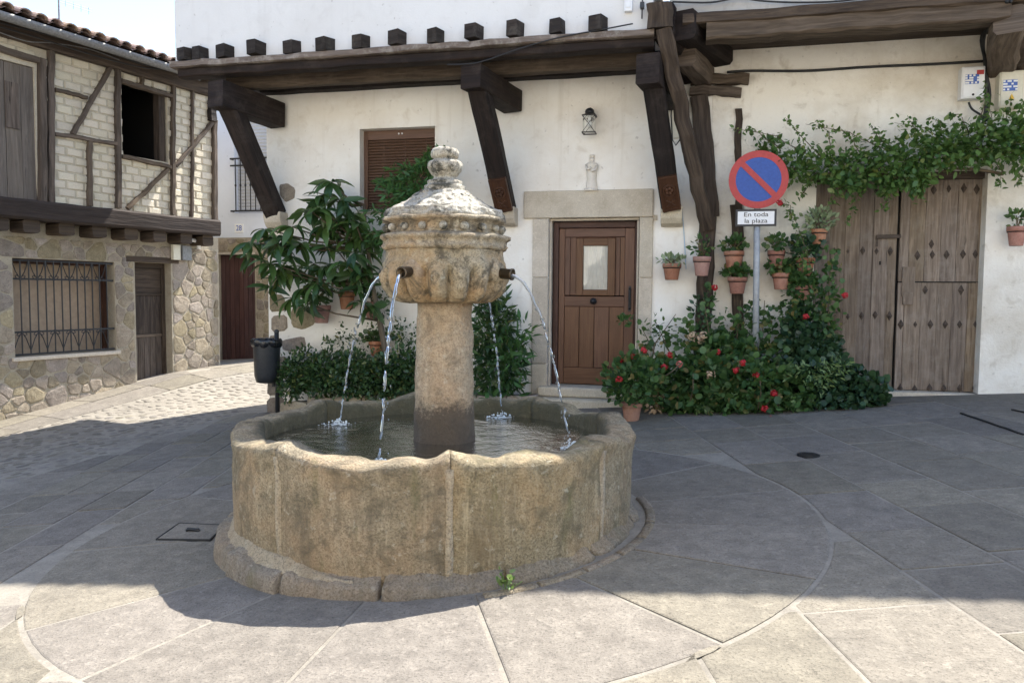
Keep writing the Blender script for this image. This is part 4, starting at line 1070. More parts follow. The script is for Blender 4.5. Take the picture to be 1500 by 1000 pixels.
m = MB(xfL); m.box(S0, sh[1]+.1, N1-.5, N1-.46, sb1, zt_+.1); m.build('shade_box', 'dark_void', LH)
def brick_mesh(k):
    r = random.Random(k); m = MB(); pr = [(-.5, -.5), (.5, -.5), (.5, .5), (-.5, .5)]
    m.v += [(a+r.uniform(-.02, .02), 0, b+r.uniform(-.05, .05)) for a, b in pr]+[(a*.9+r.uniform(-.03, .03), -1, b*.78+r.uniform(-.07, .07)) for a, b in pr]
    for i in range(4): m.face((i, (i+1) % 4, 4+(i+1) % 4, 4+i))
    m.face((4, 5, 6, 7)); return m.mesh('brick', 'brick_cream')
BM = [brick_mesh(k) for k in range(8)]
qL = Matrix((( dL.x, -nL.x, 0), (dL.y, -nL.y, 0), (0, 0, 1))).to_quaternion()
sa_ = LP(78, 180, N1)[0]; cell = 0; nbk = 0
bw, bh = .275, .122
bcands = []
for j in range(40):
    z = sb1+.04+j*bh
    if z > zt_-.05: break
    for i in range(40):
        a = sa_+.05+(i+.5*(j % 2))*bw
        if a > su_end-.08: break
        if uw[0]-.1 < a < uw[1]+.08 and uw[2]-.05 < z < uw[3]+.03: continue
        bcands.append((a, z))
for j in range(3):
    for i in range(9): bcands.append((sh[1]-.1-i*bw-.11*(j % 2), sh[3]+.17+j*bh))
more = MB()
for k, (a, z) in enumerate(bcands):
    inst('brick', BM[random.randrange(8)], LH, LW(a, N1-.03, z), qL, (bw-.016+random.uniform(-.03, .004), .010+random.uniform(0, .010), bh-.012+random.uniform(-.012, .004)))
print('bricks', len(bcands))
def ltim(x0, y0, x1, y1, wd, nm='timber', mat='frame_wood', th=.10, n=None, seg=8):
    n = N1 if n is None else n
    (a, b), (c, d) = LP(x0, y0, n), LP(x1, y1, n)
    m = MB(xfL); m.beam((a, n-.01, b), (c, n-.01, d), wd*.86, th, up=(0, 1, 0), seg=seg, jit=.008); return m.build(nm, mat, LH)
ltim(74, 60, 75, 297, .105, 'post'); ltim(61, 86, 62, 297, .12, 'post', 'grey_timber', .12)
ltim(172, 98, 173, 305, .105, 'post'); ltim(253, 124, 253, 315, .085, 'post'); ltim(281, 134, 281, 318, .05, 'post'); ltim(314, 176, 314, 322, .10, 'post', th=.13)
ltim(163, 97, 106, 197, .075, 'brace'); ltim(80, 131, 127, 143, .06, 'rail'); ltim(79, 196, 170, 211, .065, 'rail'); ltim(131, 207, 131, 302, .085, 'post')
ltim(246, 248, 186, 306, .075, 'brace'); ltim(177, 119, 251, 141, .075, 'rail'); ltim(178, 229, 251, 245, .075, 'rail'); ltim(207, 108, 207, 125, .07, 'post')
ltim(311, 180, 257, 243, .075, 'brace')
ltim(310, 148, 310, 178, .17, 'post', 'dark_beam', .16)
ltim(-60, 52, 66, 92, .10, 'rail', 'grey_timber')
# window in the upper wall: inner frame
x0, x1, z0, z1 = uw
m = MB(xfL); m.box(x1-.14, x1-.03, N1-.2, N1-.06, z0, z1); m.build('window_frame', 'old_timber', LH)
# plank shutter at the far left
x0, x1, z0, z1 = sh
SH = thing('shutter', None, None, LW(x1, N1, sb1)); SH.parent = LH; SH.location = LW(x1, N1, sb1)-wloc(LH)
cut = [LP(x, 190, N1-.06)[0] for x in (-60, -22, 8, 31, 53)]
for a, b in zip(cut, cut[1:]):
    m = MB(xfL); m.beam(((a+b)/2, N1-.08, sb1+.01), ((a+b)/2, N1-.08, z1-.01), b-a-.006, .05, up=(0, 1, 0), seg=6, jit=.002, ch=.05); m.build('plank', 'shutter_wood', SH)
a, b = LP(6, 118, N1-.05), LP(28, 190, N1-.05)
m = MB(xfL); m.box(a[0], b[0], N1-.053, N1-.035, b[1], a[1]); m.build('patch_board', 'grey_timber', SH, bevel=.003)
# eaves, gutter, roof tiles
(g0, gz0), (g1, gz1) = LP(0, 24, .78), LP(284, 108, .78)
GZ = (gz0+gz1)/2; ge = g1+.12
m = MB(xfL); m.box(S0, su_end+.05, -.5, .72, zt_+.20, zt_+.24); m.build('eaves_board', 'dark_beam', LH)
m = MB(xfL); m.beam((S0, N1+.0, zt_+.05), (su_end, N1+.0, zt_+.05), .16, .24, seg=20, jit=.006); m.build('top_plate', 'old_timber', LH)
for i in range(13):
    a = S0+.2+i*.52
    if a < su_end: m = MB(xfL); m.beam((a, -.2, zt_+.24), (a, .70, zt_+.135), .10, .10, seg=2, jit=.004); m.build('rafter', 'old_timber', LH)
m = MB(xfL); n = 40; k = 7
for i in range(n+1):
    a = S0+(ge-S0)*i/n
    for j in range(k):
        t = math.pi+math.pi*j/(k-1); m.v.append((a, .78+.075*math.cos(t), GZ+.03+.085*math.sin(t)))
for i in range(n):
    for j in range(k-1): m.face((i*k+j, i*k+j+1, (i+1)*k+j+1, (i+1)*k+j))
gu = m.build('gutter', 'grey_metal', LH, smooth=True); mo = gu.modifiers.new('thick', 'SOLIDIFY'); mo.thickness = .012
slope = math.tan(rad(17)); RB = GZ+.10
m = MB(xfL); m.add([(S0, .82, RB-.03), (ge-.1, .82, RB-.03), (ge-.1, -6, RB-.03+6.82*slope), (S0, -6, RB-.03+6.82*slope)], [(0, 1, 2, 3)]); m.add([(S0, .82, RB-.06), (ge-.1, .82, RB-.06), (ge-.1, -6, RB-.06+6.82*slope), (S0, -6, RB-.06+6.82*slope)], [(3, 2, 1, 0)]); m.build('roof_deck', 'roof_tile', LH)
tm = MB(); k = 8
for (v, sc, zo) in ((0., 1., .0), (1., .78, .0)):
    for j in range(k):
        t = math.pi*j/(k-1); tm.v.append((math.cos(t)*.095*sc, -v*.42, math.sin(t)*.075*sc+zo))
    for j in range(k):
        t = math.pi*j/(k-1); tm.v.append((math.cos(t)*.08*sc, -v*.42, math.sin(t)*.058*sc+zo))
for j in range(k-1):
    tm.face((j, j+1, 2*k+j+1, 2*k+j)); tm.face((k+j+1, k+j, 3*k+j, 3*k+j+1)); tm.face((j+1, j, k+j, k+j+1)); tm.face((2*k+j, 2*k+j+1, 3*k+j+1, 3*k+j))
TM = tm.mesh('roof_tile', 'roof_tile')
# tile axes: local x along the eave, local -y up the slope
up_ = (-nL*math.cos(rad(17))+Vector((0, 0, math.sin(rad(17))))).normalized(); zx = dL.cross(-up_)
RM = Matrix(((dL.x, -up_.x, zx.x), (dL.y, -up_.y, zx.y), (dL.z, -up_.z, zx.z)))
tq = RM.to_quaternion(); sgn = 1 if zx.z > 0 else -1
tmore = MB(xfL); cnt = 0; TC = []
i = 0; a = -1.5
while a < ge-.15:
    for r in range(9): TC.append((r, a))
    a += .215
for r, a in sorted(TC):
    n_ = .88-r*.36; o = LW(a+random.uniform(-.012, .012), n_, RB-.005+(.82-n_)*slope+.012*random.random())
    if cnt < 285: inst('roof_tile', TM, LH, o, (Matrix.Rotation(random.uniform(-.05, .05), 3, 'Z') @ RM).to_quaternion(), (1, 1.05, sgn)); cnt += 1
for a_ in (0,):
    m = MB(xfL); 
    for r in range(9):
        a = -1.39
        while a < ge-.2:
            n_ = .86-r*.36; z_ = RB-.035+(.82-n_)*slope
            for j in range(5):
                t = math.pi+math.pi*j/4; 
            m.add([(a-.09, n_, z_+.05), (a, n_, z_), (a+.09, n_, z_+.05), (a-.08, n_-.42, z_+.05+.42*slope), (a, n_-.42, z_+.42*slope), (a+.08, n_-.42, z_+.05+.42*slope)], [(0, 1, 4, 3), (1, 2, 5, 4)]); a += .215
    tag(m.build('channel_tiles', 'roof_tile', LH, smooth=True), kind='stuff')
# cables under the eave
for lab, (y0, y1, y2) in zip(('middle', 'lowest', 'uppermost'), ((35, 62, 88), (40, 74, 92), (28, 56, 84))):
    cable([LW(*(lambda q: (q[0], .55, q[1]))(LP(x, y, .55))) for x, y in ((-20, y0-6), (60, (y0+y1)/2), (140, y1+8), (215, y2+8), (262, 100))], .010, lab+' of the thin black cables strung under the eaves of the stone house', group='cables under the left eaves')
cable([LW(*(lambda q: (q[0], .45, q[1]))(LP(x, y, .45))) for x, y in ((0, 48), (40, 61), (75, 63), (130, 72), (175, 88))], .007, 'thin grey wire sagging across the top of the cream brick wall', mat='grey_metal')
# aerial on the roof
p = LW(LP(86, 6, -1.5)[0], -1.5, 0); pz = LP(86, 8, -1.5)[1]
t = thing('roof_aerial', 'thin metal television aerial on the tiled roof', 'aerial', (p.x, p.y, pz-.6))
m = MB(); m.tube([(p.x, p.y, pz-.7), (p.x, p.y, pz+.5)], .015, 6); m.build('mast', 'grey_metal', t)
m = MB()
for zz in (.10, .06): m.tube([p+Vector((0, 0, pz+zz)), p+dL*.6+Vector((0, 0, pz+zz+.02))], .005, 5)
for q in range(4): m.tube([p+dL*(.12+.14*q)+nL*.0+Vector((0, 0, pz+.02)), p+dL*(.12+.14*q)+Vector((0, 0, pz+.14))], .004, 5)
m.build('aerial_arm', 'grey_metal', t)

# ================================================================== HOUSE 28 in the lane
Y2 = 14.15
hx0 = P(300, 300, Y2).x-1.0; hx1 = P(393, 300, Y2).x+.25
def rect2(x0, y0, x1, y1): return rect(x0, y0, x1, y1, Y2)
H2 = thing('lane_house', 'pale blue white house in the lane with dark red plank door and house number', 'house', (hx1, Y2, G(hx1, Y2)))
bw_ = rect2(343, 165, 396, 312); rdr = rect2(322, 373, 375, 540); zst = P(350, 348, Y2).z; zg2 = P(350, 545, Y2).z
wall(frameF(Y2), hx0, hx1+.3, zst, 5.5, .4, [bw_]).build('wall', 'blue_white', H2)
wall(frameF(Y2-.02), hx0, hx1+.3, -.9, zst-.004, .4, [rdr]).build('lower_wall', 'mortar', H2)
for poly in voronoi(rdr[0]-.9, hx1+.28, zg2-.3, zst-.02, .2, [(rdr[0]-.02, rdr[1]+.02, rdr[2]-2, rdr[3]+.05)], 9): rubble_stone(frameF(Y2-.02), poly, H2, 'rubble', .008, .015)
m = MB(); m.box(hx0, hx1+.3, Y2+.42, Y2+.46, -.6, 5.4); m.build('dark_interior', 'dark_void', H2)
m = MB(); m.box(hx0+.2, hx1+.31, Y2+.4, Y2+3, -.6, 5.49); m.build('side_wall', 'blue_white', H2)
DR = thing('door', None, None, (rdr[0], Y2, rdr[2])); DR.parent = H2; DR.location = Vector((rdr[0], Y2, rdr[2]))-wloc(H2)
np_ = 8
for k in range(np_):
    a = rdr[0]+(rdr[1]-rdr[0])*k/np_; b = rdr[0]+(rdr[1]-rdr[0])*(k+1)/np_; m = MB(); m.box(a+.004, b-.004, Y2+.06, Y2+.10, rdr[2]+.02, rdr[3]-.01); m.build('plank', 'red_plank', DR, bevel=.005)
m = MB(); m.box(rdr[0], rdr[1], Y2+.10, Y2+.13, rdr[2], rdr[3]); m.build('backing', 'door_dark', DR)
m = MB(); m.box(rdr[0]-.03, rdr[1]+.02, Y2-.05, Y2+.06, rdr[3], rdr[3]+.045); m.build('door_head', 'granite', H2)
m = MB(); m.box(rdr[0]-.05, rdr[1]+.1, Y2-.12, Y2+.2, rdr[2]-.5, rdr[2]+.015); m.build('door_sill', 'granite', H2, bevel=.01)
bl = MB(); x0, x1, z0, z1 = bw_; n = 30
for k in range(n):
    zz = z0+(z1-z0)*k/n; h = (z1-z0)/n; bl.add([(x0, Y2+.14, zz), (x1, Y2+.14, zz), (x1, Y2+.12, zz+h*.5), (x0, Y2+.12, zz+h*.5), (x1, Y2+.14, zz+h), (x0, Y2+.14, zz+h)], [(0, 1, 2, 3), (3, 2, 4, 5)])
tag(bl.build('blind', 'blind_grey', H2), kind='stuff')
ra = rect2(342, 233, 400, 311); RL_ = thing('railing', None, None, (ra[0], Y2-.1, ra[2])); RL_.parent = H2; RL_.location = Vector((ra[0], Y2-.1, ra[2]))-wloc(H2)
m = MB(); yr = Y2-.10
for z in (ra[2]+.02, ra[3]-.14, ra[3]): m.beam((ra[0], yr, z), (ra[1], yr, z), .03, .03)
m.beam((ra[0], yr, ra[2]), (ra[0], yr, ra[3]), .035, .035); m.beam((ra[0], yr, ra[3]), (ra[0], Y2, ra[3]), .03, .03); m.beam((ra[0], yr, ra[2]+.02), (ra[0], Y2, ra[2]+.02), .03, .03); m.build('rail_frame', 'iron', RL_)
for k in range(1, 8):
    a = ra[0]+(ra[1]-ra[0])*k/8; m = MB(); m.tube([(a, yr, ra[2]+.02), (a, yr, ra[3])], .011, 6); m.lathe([(.012, -.03), (.022, 0), (.012, .03)], (a, yr, (ra[2]+ra[3])/2), 8); m.build('baluster', 'iron', RL_)
def text_mesh(s, size, mat, name='lettering', ext=.002):
    cu = bpy.data.curves.new(name, 'FONT'); cu.body = s; cu.size = size; cu.align_x = 'CENTER'; cu.align_y = 'CENTER'; cu.extrude = ext
    o = bpy.data.objects.new(name, cu); C.objects.link(o); dg = bpy.context.evaluated_depsgraph_get(); dg.update()
    me = bpy.data.meshes.new_from_object(o.evaluated_get(dg)); bpy.data.objects.remove(o); me.materials.clear(); me.materials.append(M[mat]); return me
QX = Matrix.Rotation(math.pi/2, 3, 'X').to_quaternion()
nt = rect2(344, 328, 357, 341); m = MB(); m.box(nt[0], nt[1], Y2-.012, Y2+.005, nt[2], nt[3]); NP = m.build('number_tile', 'sign_white', H2, bevel=.003)
me = text_mesh('28', .15, 'plate_blue'); inst('lettering', me, NP, ((nt[0]+nt[1])/2, Y2-.015, (nt[2]+nt[3])/2), QX, (.9, 1.05, 1))

# ================================================================== FOUNTAIN
FT = thing('stone_fountain', 'round carved granite fountain with column and four spouts in the square', 'fountain', (FC.x, FC.y, 0))
FB = FC+Vector((-.052, -.012, 0))                 # the basin sits a little off the column's axis
NP8 = 8; A0 = rad(-113)
WZ = .575
def rimz(a):
    t = ((a-A0)/(2*math.pi/NP8)) % 1.
    return .742-.066*math.sin(math.pi*t)**.75+.030*mnoise.noise(Vector((math.cos(a)*5, math.sin(a)*5, 4)))
def basin_profile(a, rz):
    ro, ri = 1.335, 1.155
    return [(ro-.03, -.22), (ro-.022, 0.), (ro-.008, .12), (ro, .26), (ro, .40), (ro-.002, rz-.16), (ro+.004, rz-.09), (ro+.012, rz-.04), (ro+.008, rz-.012), (ro-.012, rz+.002), (ro-.07, rz+.008), (ri+.03, rz+.004), (ri+.006, rz-.012), (ri, rz-.05), (ri+.01, rz-.2), (ri+.02, .3), (ri+.03, .18)]
for k in range(NP8):
    a0 = A0+2*math.pi*k/NP8+rad(.1); a1 = A0+2*math.pi*(k+1)/NP8-rad(.1); n = 30; m = MB(); cols = []
    for i in range(n+1):
        t = i/n; a = a0+(a1-a0)*t; rz = rimz(a); edge = min(1., min(t, 1-t)/.06)
        bul = .018*math.sin(math.pi*t)-.002*(1-edge); col = []
        # sub-divide the profile for a rough stone skin
        pr = basin_profile(a, rz); pp = []
        for q in range(len(pr)-1):
            L = math.hypot(pr[q+1][0]-pr[q][0], pr[q+1][1]-pr[q][1]); kk = max(1, int(L/.05))
            # same number of cuts in every column
            kk = (4, 3, 3, 3, 3, 2, 1, 1, 1, 1, 1, 1, 1, 2, 2, 1)[q]
            for e in range(kk): pp.append((pr[q][0]+(pr[q+1][0]-pr[q][0])*e/kk, pr[q][1]+(pr[q+1][1]-pr[q][1])*e/kk))
        pp.append(pr[-1])
        for (r, z) in pp:
            x, y = math.cos(a), math.sin(a); q = (FB.x+x*r, FB.y+y*r, z)
            d = .012*fbm(q, 2.6, 3)+.006*fbm(q, 11., 3); top = 1. if z > rz-.1 else 0.
            d += top*.016*fbm(q, 7., 4); sg = 1 if r > 1.24 else -1
            r2 = r+(bul if r > 1.24 else 0)+d*sg; z2 = z+(top*.026*fbm(q, 5., 4) if z > .2 else 0)
            col.append(len(m.v)); m.v.append((FB.x+x*r2, FB.y+y*r2, z2))
        cols.append(col)
    for i in range(n):
        for q in range(len(cols[0])-1): m.face((cols[i][q], cols[i+1][q], cols[i+1][q+1], cols[i][q+1]))
    m.face(cols[0][::1]); m.face(cols[-1][::-1])
    m.build('basin_panel', 'basin_stone', FT, smooth=True)
for k in range(NP8):
    a = A0+2*math.pi*k/NP8; m = MB(); rz = rimz(a); cols = []
    for i in range(5):
        b = a+rad(1.35)*(i-2)/2+rad(.25)*math.sin(k*5); col = []
        for (r, z) in [(1.25, -.2)]+basin_profile(b, rz-.03)[:8]+[(1.25, rz-.05)]:
            q = (FB.x+math.cos(b)*r, FB.y+math.sin(b)*r, z); bulge = (.007 if abs(i-2) < 2 else -.02)+.006*mnoise.noise(Vector((z*9, k*3., i)))
            r2 = r+(bulge if r > 1.24 else -bulge)+.006*fbm(q, 7, 3); col.append(len(m.v)); m.v.append((FB.x+math.cos(b)*r2, FB.y+math.sin(b)*r2, z))
        cols.append(col)
    for i in range(4):
        for q in range(len(cols[0])-1): m.face((cols[i][q], cols[i+1][q], cols[i+1][q+1], cols[i][q+1]))
    m.build('joint_strip', 'basin_joint', FT, smooth=True)
m = MB(); m.lathe([(1.19, .20), (1.0, .19), (.5, .18), (.16, .18)], (FB.x, FB.y, 0), 40, caps=False); m.build('basin_floor', 'plinth_stone', FT, smooth=True)
# plinth stones round the foot
ang = rad(-222); k = 0
while ang < rad(60):
    da = rad(random.uniform(17, 30)) if ang < rad(-60) else rad(random.uniform(24, 34)); b = ang+da; n = 26; m = MB(); cols = []
    for i in range(n+1):
        t = i/n; a = ang+rad(.5)+(da-rad(1.0))*t; x, y = math.cos(a), math.sin(a)
        g = G(FB.x+x*1.45, FB.y+y*1.45); top = .055+.02*mnoise.noise(Vector((x*3, y*3, 1)))
        top = max(top, g+.03); ex = g-.06; ro = 1.405+.42*max(0, top-g-.05)+.01*math.sin(k*2.1)
        e = min(1, min(t, 1-t)/.05); ro -= .010*(1-e); top -= .006*(1-e)
        pr = [(1.27, top+.05), (1.325, top+.04), (1.345, top+.014), (ro-.035, top-.002), (ro-.012, top-.012), (ro, top-.035), (ro+.004, top-.07), (ro+.006, (top+g)/2-.045), (ro+.004, ex)]
        col = []
        for r, z in pr:
            q = (FB.x+x*r, FB.y+y*r, z); d = .016*fbm(q, 5, 4)+.008*fbm(q, 16, 3); col.append(len(m.v)); m.v.append((FB.x+x*(r+d), FB.y+y*(r+d), z+d*.6))
        cols.append(col)
    for i in range(n):
        for q in range(len(cols[0])-1): m.face((cols[i][q], cols[i][q+1], cols[i+1][q+1], cols[i+1][q]))
    m.face(cols[0][::-1]); m.face(cols[-1]); m.build('plinth_stone', 'plinth_stone', FT, smooth=True); ang = b; k += 1
# lime fillet where the basin meets its foot
m = MB(); cols = []
for i in range(90):
    a = rad(-208+118*i/89); x, y = math.cos(a), math.sin(a); top = .055+.02*mnoise.noise(Vector((x*3, y*3, 1))); top = max(top, G(FB.x+x*1.45, FB.y+y*1.45)+.03)
    wv = .035+.045*abs(mnoise.noise(Vector((a*6, 1, 2))))+.02*mnoise.noise(Vector((a*25, 4, 2))); tp = min(1., min(i, 89-i)/14.); wv = wv*tp-.045*(1-tp); col = []
    for r, z in ((1.30, top+.03+wv), (1.338, top+.025+wv*.9), (1.352, top+.02+wv*.4), (1.372, top+.012), (1.385+wv*.2, top-.012)): q = (x*r, y*r, z); col.append(len(m.v)); m.v.append((FB.x+x*(r+.008*fbm(q, 12, 3)), FB.y+y*(r+.008*fbm(q, 12, 3)), z))
    cols.append(col)
for i in range(89):
    for q in range(4): m.face((cols[i][q+1], cols[i][q], cols[i+1][q], cols[i+1][q+1]))
m.build('mortar_fillet', 'basin_joint', FT, smooth=True)
# flush stone channel round the foot on the right
for k in range(7):
    a0, a1 = rad(-62+12*k+.3), rad(-62+12*k+11.7); m = MB(); cols = []
    for i in range(9):
        a = a0+(a1-a0)*i/8; col = []
        for r, dz in ((1.455, -.05), (1.458, .012), (1.47, .020), (1.505, .020), (1.52, .012), (1.523, -.05)):
            x, y = FB.x+r*math.cos(a), FB.y+r*math.sin(a); col.append(len(m.v)); m.v.append((x, y, G(x, y)+dz+.004*mnoise.noise(Vector((x*9, y*9, r)))))
        cols.append(col)
    for i in range(8):
        for q in range(5): m.face((cols[i][q], cols[i][q+1], cols[i+1][q+1], cols[i+1][q]))
    m.face(cols[0][::-1]); m.face(cols[-1]); m.build('channel_stone', 'plinth_stone', FT, smooth=True)
# column
def rough(amp, sc, lobes=None):
    def fn(r, z, a):
        q = (r*math.cos(a), r*math.sin(a), z); return r+amp*fbm(q, sc, 4)+amp*.5*fbm(q, sc*3.5, 3), z
    return fn
def dense(pr, step=.02):
    out = []
    for (a, b), (c, d) in zip(pr, pr[1:]):
        k = max(1, int(math.hypot(c-a, d-b)/step))
        out += [(a+(c-a)*i/k, b+(d-b)*i/k) for i in range(k)]
    return out+[pr[-1]]
m = MB(); m.lathe(dense([(.225, .1), (.215, .6), (.205, 1.0), (.192, 1.42), (.19, 1.53)], .03), FC, 56, rough(.009, 7)); m.build('column', 'column_stone', FT, smooth=True)
# bowl with gadroons
def gad(r, z, a):
    t = max(0., min(1., (z-1.505)/.03))*max(0., min(1., (1.775-z)/.06)); n = 16
    lob = abs(math.sin(a*n/2)); k = .19*(lob**.5-.80)*t
    q = (r*math.cos(a), r*math.sin(a), z); d = .014*fbm(q, 5, 4)+.010*fbm(q, 18, 3)
    return r*(1+k*1.6)+d, z+.006*fbm(q, 8, 3)
pr = [(.17, 1.528), (.26, 1.530), (.325, 1.542), (.37, 1.57), (.402, 1.62), (.420, 1.685), (.424, 1.75), (.420, 1.80), (.408, 1.83), (.405, 1.86), (.405, 1.885)]
m = MB(); m.lathe(dense(pr, .012), FC, 170, gad); m.build('bowl', 'head_stone', FT, smooth=True)
pr = [(.40, 1.882), (.425, 1.895), (.43, 1.915), (.418, 1.925), (.415, 1.955), (.43, 1.965), (.432, 1.99), (.442, 2.0), (.446, 2.012), (.43, 2.02), (.40, 2.022), (.392, 2.03), (.392, 2.088), (.40, 2.096), (.425, 2.10), (.432, 2.115), (.425, 2.135), (.39, 2.142), (.38, 2.148), (.3, 2.15)]
pr = [(.40, 1.882), (.422, 1.893), (.43, 1.91), (.418, 1.922), (.416, 1.945), (.428, 1.952), (.443, 1.962), (.446, 1.978), (.425, 1.988), (.39, 1.994), (.378, 2.004), (.378, 2.058), (.395, 2.068), (.43, 2.08), (.43, 2.098), (.40, 2.106), (.3, 2.108)]
m = MB(); m.lathe(dense(pr, .012), FC, 150, lambda r, z, a: (r+.020*fbm((r*math.cos(a), r*math.sin(a), z), 6, 4)+.014*fbm((r*math.cos(a), r*math.sin(a), z), 20, 4), z+.006*fbm((math.cos(a)*2, math.sin(a)*2, z*3), 2, 3))); m.build('cornice', 'head_stone', FT, smooth=True)
for k in range(18):
    a = 2*math.pi*(k+.35)/18; m = MB(); c = Vector((FC.x+.395*math.cos(a), FC.y+.395*math.sin(a), 2.03)); s_ = random.uniform(.026, .036)
    m.ball(c, s_, 9, 6, (1, 1, random.uniform(.8, 1.1))); m.build('rosette', 'cap_stone', FT, smooth=True)
def capfn(r, z, a):
    q = (r*math.cos(a), r*math.sin(a), z); sc = .014*(abs(math.sin(a*11+(int(z*28) % 2)*1.57)))*(1 if z > 2.16 else 0)
    sq = 1+.035*math.cos(4*(a-rad(20)))*max(0, min(1, (2.3-z)/.15))
    return r*sq+.018*fbm(q, 8, 4)+.014*fbm(q, 24, 4)-sc*.9, z+.010*fbm(q, 14, 3)
pr = [(.395, 2.10), (.398, 2.115), (.385, 2.15), (.383, 2.158), (.345, 2.175), (.30, 2.20), (.245, 2.235), (.20, 2.268), (.165, 2.292), (.10, 2.30)]
m = MB(); m.lathe(dense(pr, .011), FC, 150, capfn); m.build('cap', 'cap_stone', FT, smooth=True)
def finf(r, z, a):
    q = (r*math.cos(a), r*math.sin(a), z); lob = .008*abs(math.sin(a*6)) if 2.40 < z < 2.51 else 0
    return r+lob+.005*fbm(q, 10, 4)+.004*fbm(q, 28, 3), z+.004*fbm(q, 9, 3)
pr = [(.138, 2.285), (.14, 2.31), (.138, 2.328), (.118, 2.336), (.118, 2.36), (.085, 2.372), (.074, 2.388), (.09, 2.41), (.105, 2.43), (.115, 2.455), (.115, 2.478), (.104, 2.495), (.080, 2.503), (.076, 2.512), (.094, 2.522), (.098, 2.542), (.094, 2.565), (.078, 2.582), (.045, 2.592), (.004, 2.594)]
m = MB(); m.lathe(dense(pr, .009), FC, 72, finf); m.build('finial', 'cap_stone', FT, smooth=True)
# spouts and falling water
SPZ = 1.735; spout_a = (rad(-103), rad(-13), rad(167), rad(77))
land = ((555, 683), (836, 656), (497, 622), (735, 612))
jl_ = ('stream of water falling from the front spout into the near side of the fountain basin', 'stream of water arcing from the right hand brass spout into the fountain basin', 'stream of water falling from the left spout onto the left of the basin', 'thin stream of water behind the column falling from the back spout')
WATER = MB(); lands = []
for lx, ly in land:
    dd = ray(lx, ly); lands.append(CAM+dd*((WZ-HC)/dd.z))
nr, na = 52, 200
for i in range(nr+1):
    r = .18+(1.2-.18)*i/nr
    for k in range(na):
        q = 2*math.pi*k/na; x, y = FC.x+r*math.cos(q), FC.y+r*math.sin(q); h = .0022*mnoise.noise(Vector((x*7, y*7, 0)))+.0008*mnoise.noise(Vector((x*19, y*19, 3)))
        for L in lands: dl = math.hypot(x-L.x, y-L.y); h += .0034*math.cos(dl*55)*math.exp(-dl*5.)
        WATER.v.append((x, y, WZ+h))
for i in range(nr):
    for k in range(na): j = (k+1) % na; WATER.face((i*na+k, i*na+j, (i+1)*na+j, (i+1)*na+k))
wo = WATER.build('water', 'water', None, smooth=True, loc=(FC.x, FC.y, WZ)); tag(wo, 'murky green water filling the fountain basin', None, None, 'structure')
for a, (lx, ly), lab in zip(spout_a, land, jl_):
    d = Vector((math.cos(a), math.sin(a), 0)); b = FC+d*.38+Vector((0, 0, SPZ)); tip = FC+d*.515+Vector((0, 0, SPZ-.012))
    m = MB(); seg = 14
    sx = d.cross(Vector((0, 0, 1))); ax = (tip-b).normalized(); sy = sx.cross(ax)
    for (r, pt) in ((.036, b), (.036, tip), (.040, tip), (.040, tip+ax*.012), (.029, tip+ax*.012), (.029, tip-ax*.06)):
        for i in range(seg):
            t = 2*math.pi*i/seg; m.v.append(tuple(pt+(sx*math.cos(t)+sy*math.sin(t))*r))
    for q in range(5):
        for i in range(seg): m.face((q*seg+i, q*seg+(i+1) % seg, (q+1)*seg+(i+1) % seg, (q+1)*seg+i))
    m.face([5*seg+i for i in range(seg)]); m.build('spout', 'bronze', FT, smooth=True)
    m = MB(); m.tube([FC+d*.36+Vector((0, 0, SPZ+.005)), FC+d*.405+Vector((0, 0, SPZ)), FC+d*.44+Vector((0, 0, SPZ))], [.085, .082, .062], 14); m.build('spout_collar', 'head_stone', FT, smooth=True)
    dd = ray(lx, ly); L = CAM+dd*((WZ-HC)/dd.z)
    m = MB(); pts, rs = [], []; n = 42; s0 = tip+ax*.0-Vector((0, 0, .008)); run = Vector((L.x-s0.x, L.y-s0.y, 0))
    for i in range(n+1):
        t = i/n; p = s0+run*t; p = Vector((p.x, p.y, s0.z+(-.02*t)-(s0.z-WZ-.02)*t*t)); j = .004+.010*t
        p += Vector((mnoise.noise(p*14), mnoise.noise(p*14+Vector((9, 0, 0))), 0))*j
        pts.append(p); rs.append((.0115-.0045*t)*(1+.45*mnoise.noise(p*26)))
    cutk = int(n*.50); m.tube(pts[:cutk+1], rs[:cutk+1], 7)
    k = cutk
    while k < n-1:
        L2 = random.randint(1, 3); e2 = min(n, k+L2); sg_ = pts[k:e2+1]
        m.tube(sg_, [r_*(.55+.55*math.sin(math.pi*(i_+.4)/(len(sg_)-.2))) for i_, r_ in enumerate(rs[k:e2+1])], 6); k = e2+(1 if random.random() < .35 else 0)
    for i in range(34):
        t = random.uniform(.35, 1.); p = pts[int(t*n)]+Vector((random.gauss(0, .012), random.gauss(0, .012), random.gauss(0, .02)))*(.5+t); m.ball(p, random.uniform(.003, .008), 5, 4, (1, 1, 1.5))
    fm = MB()
    for i in range(26):
        q = random.uniform(0, 2*math.pi); r = abs(random.gauss(0, .06)); fm.ball((L.x+r*math.cos(q), L.y+r*math.sin(q), WZ+.012+max(0, .05-r*.5)*random.random()), random.uniform(.004, .010), 5, 4)
    for i in range(60):
        q = random.uniform(0, 2*math.pi); r = abs(random.gauss(0, .07)); rr_ = random.uniform(.002, .007)*(1.3-min(1, r*5)); fm.ball((L.x+r*math.cos(q), L.y+r*.8*math.sin(q), WZ+.006), max(.0015, rr_), 7, 4, (2.6, 1.6, .45))
    o = m.build('water_stream', 'falling_water', None, smooth=True, loc=tip); tag(fm.build('foam', 'spray', o, smooth=True), kind='stuff'); tag(o, lab, 'water stream', 'water streams of the fountain')

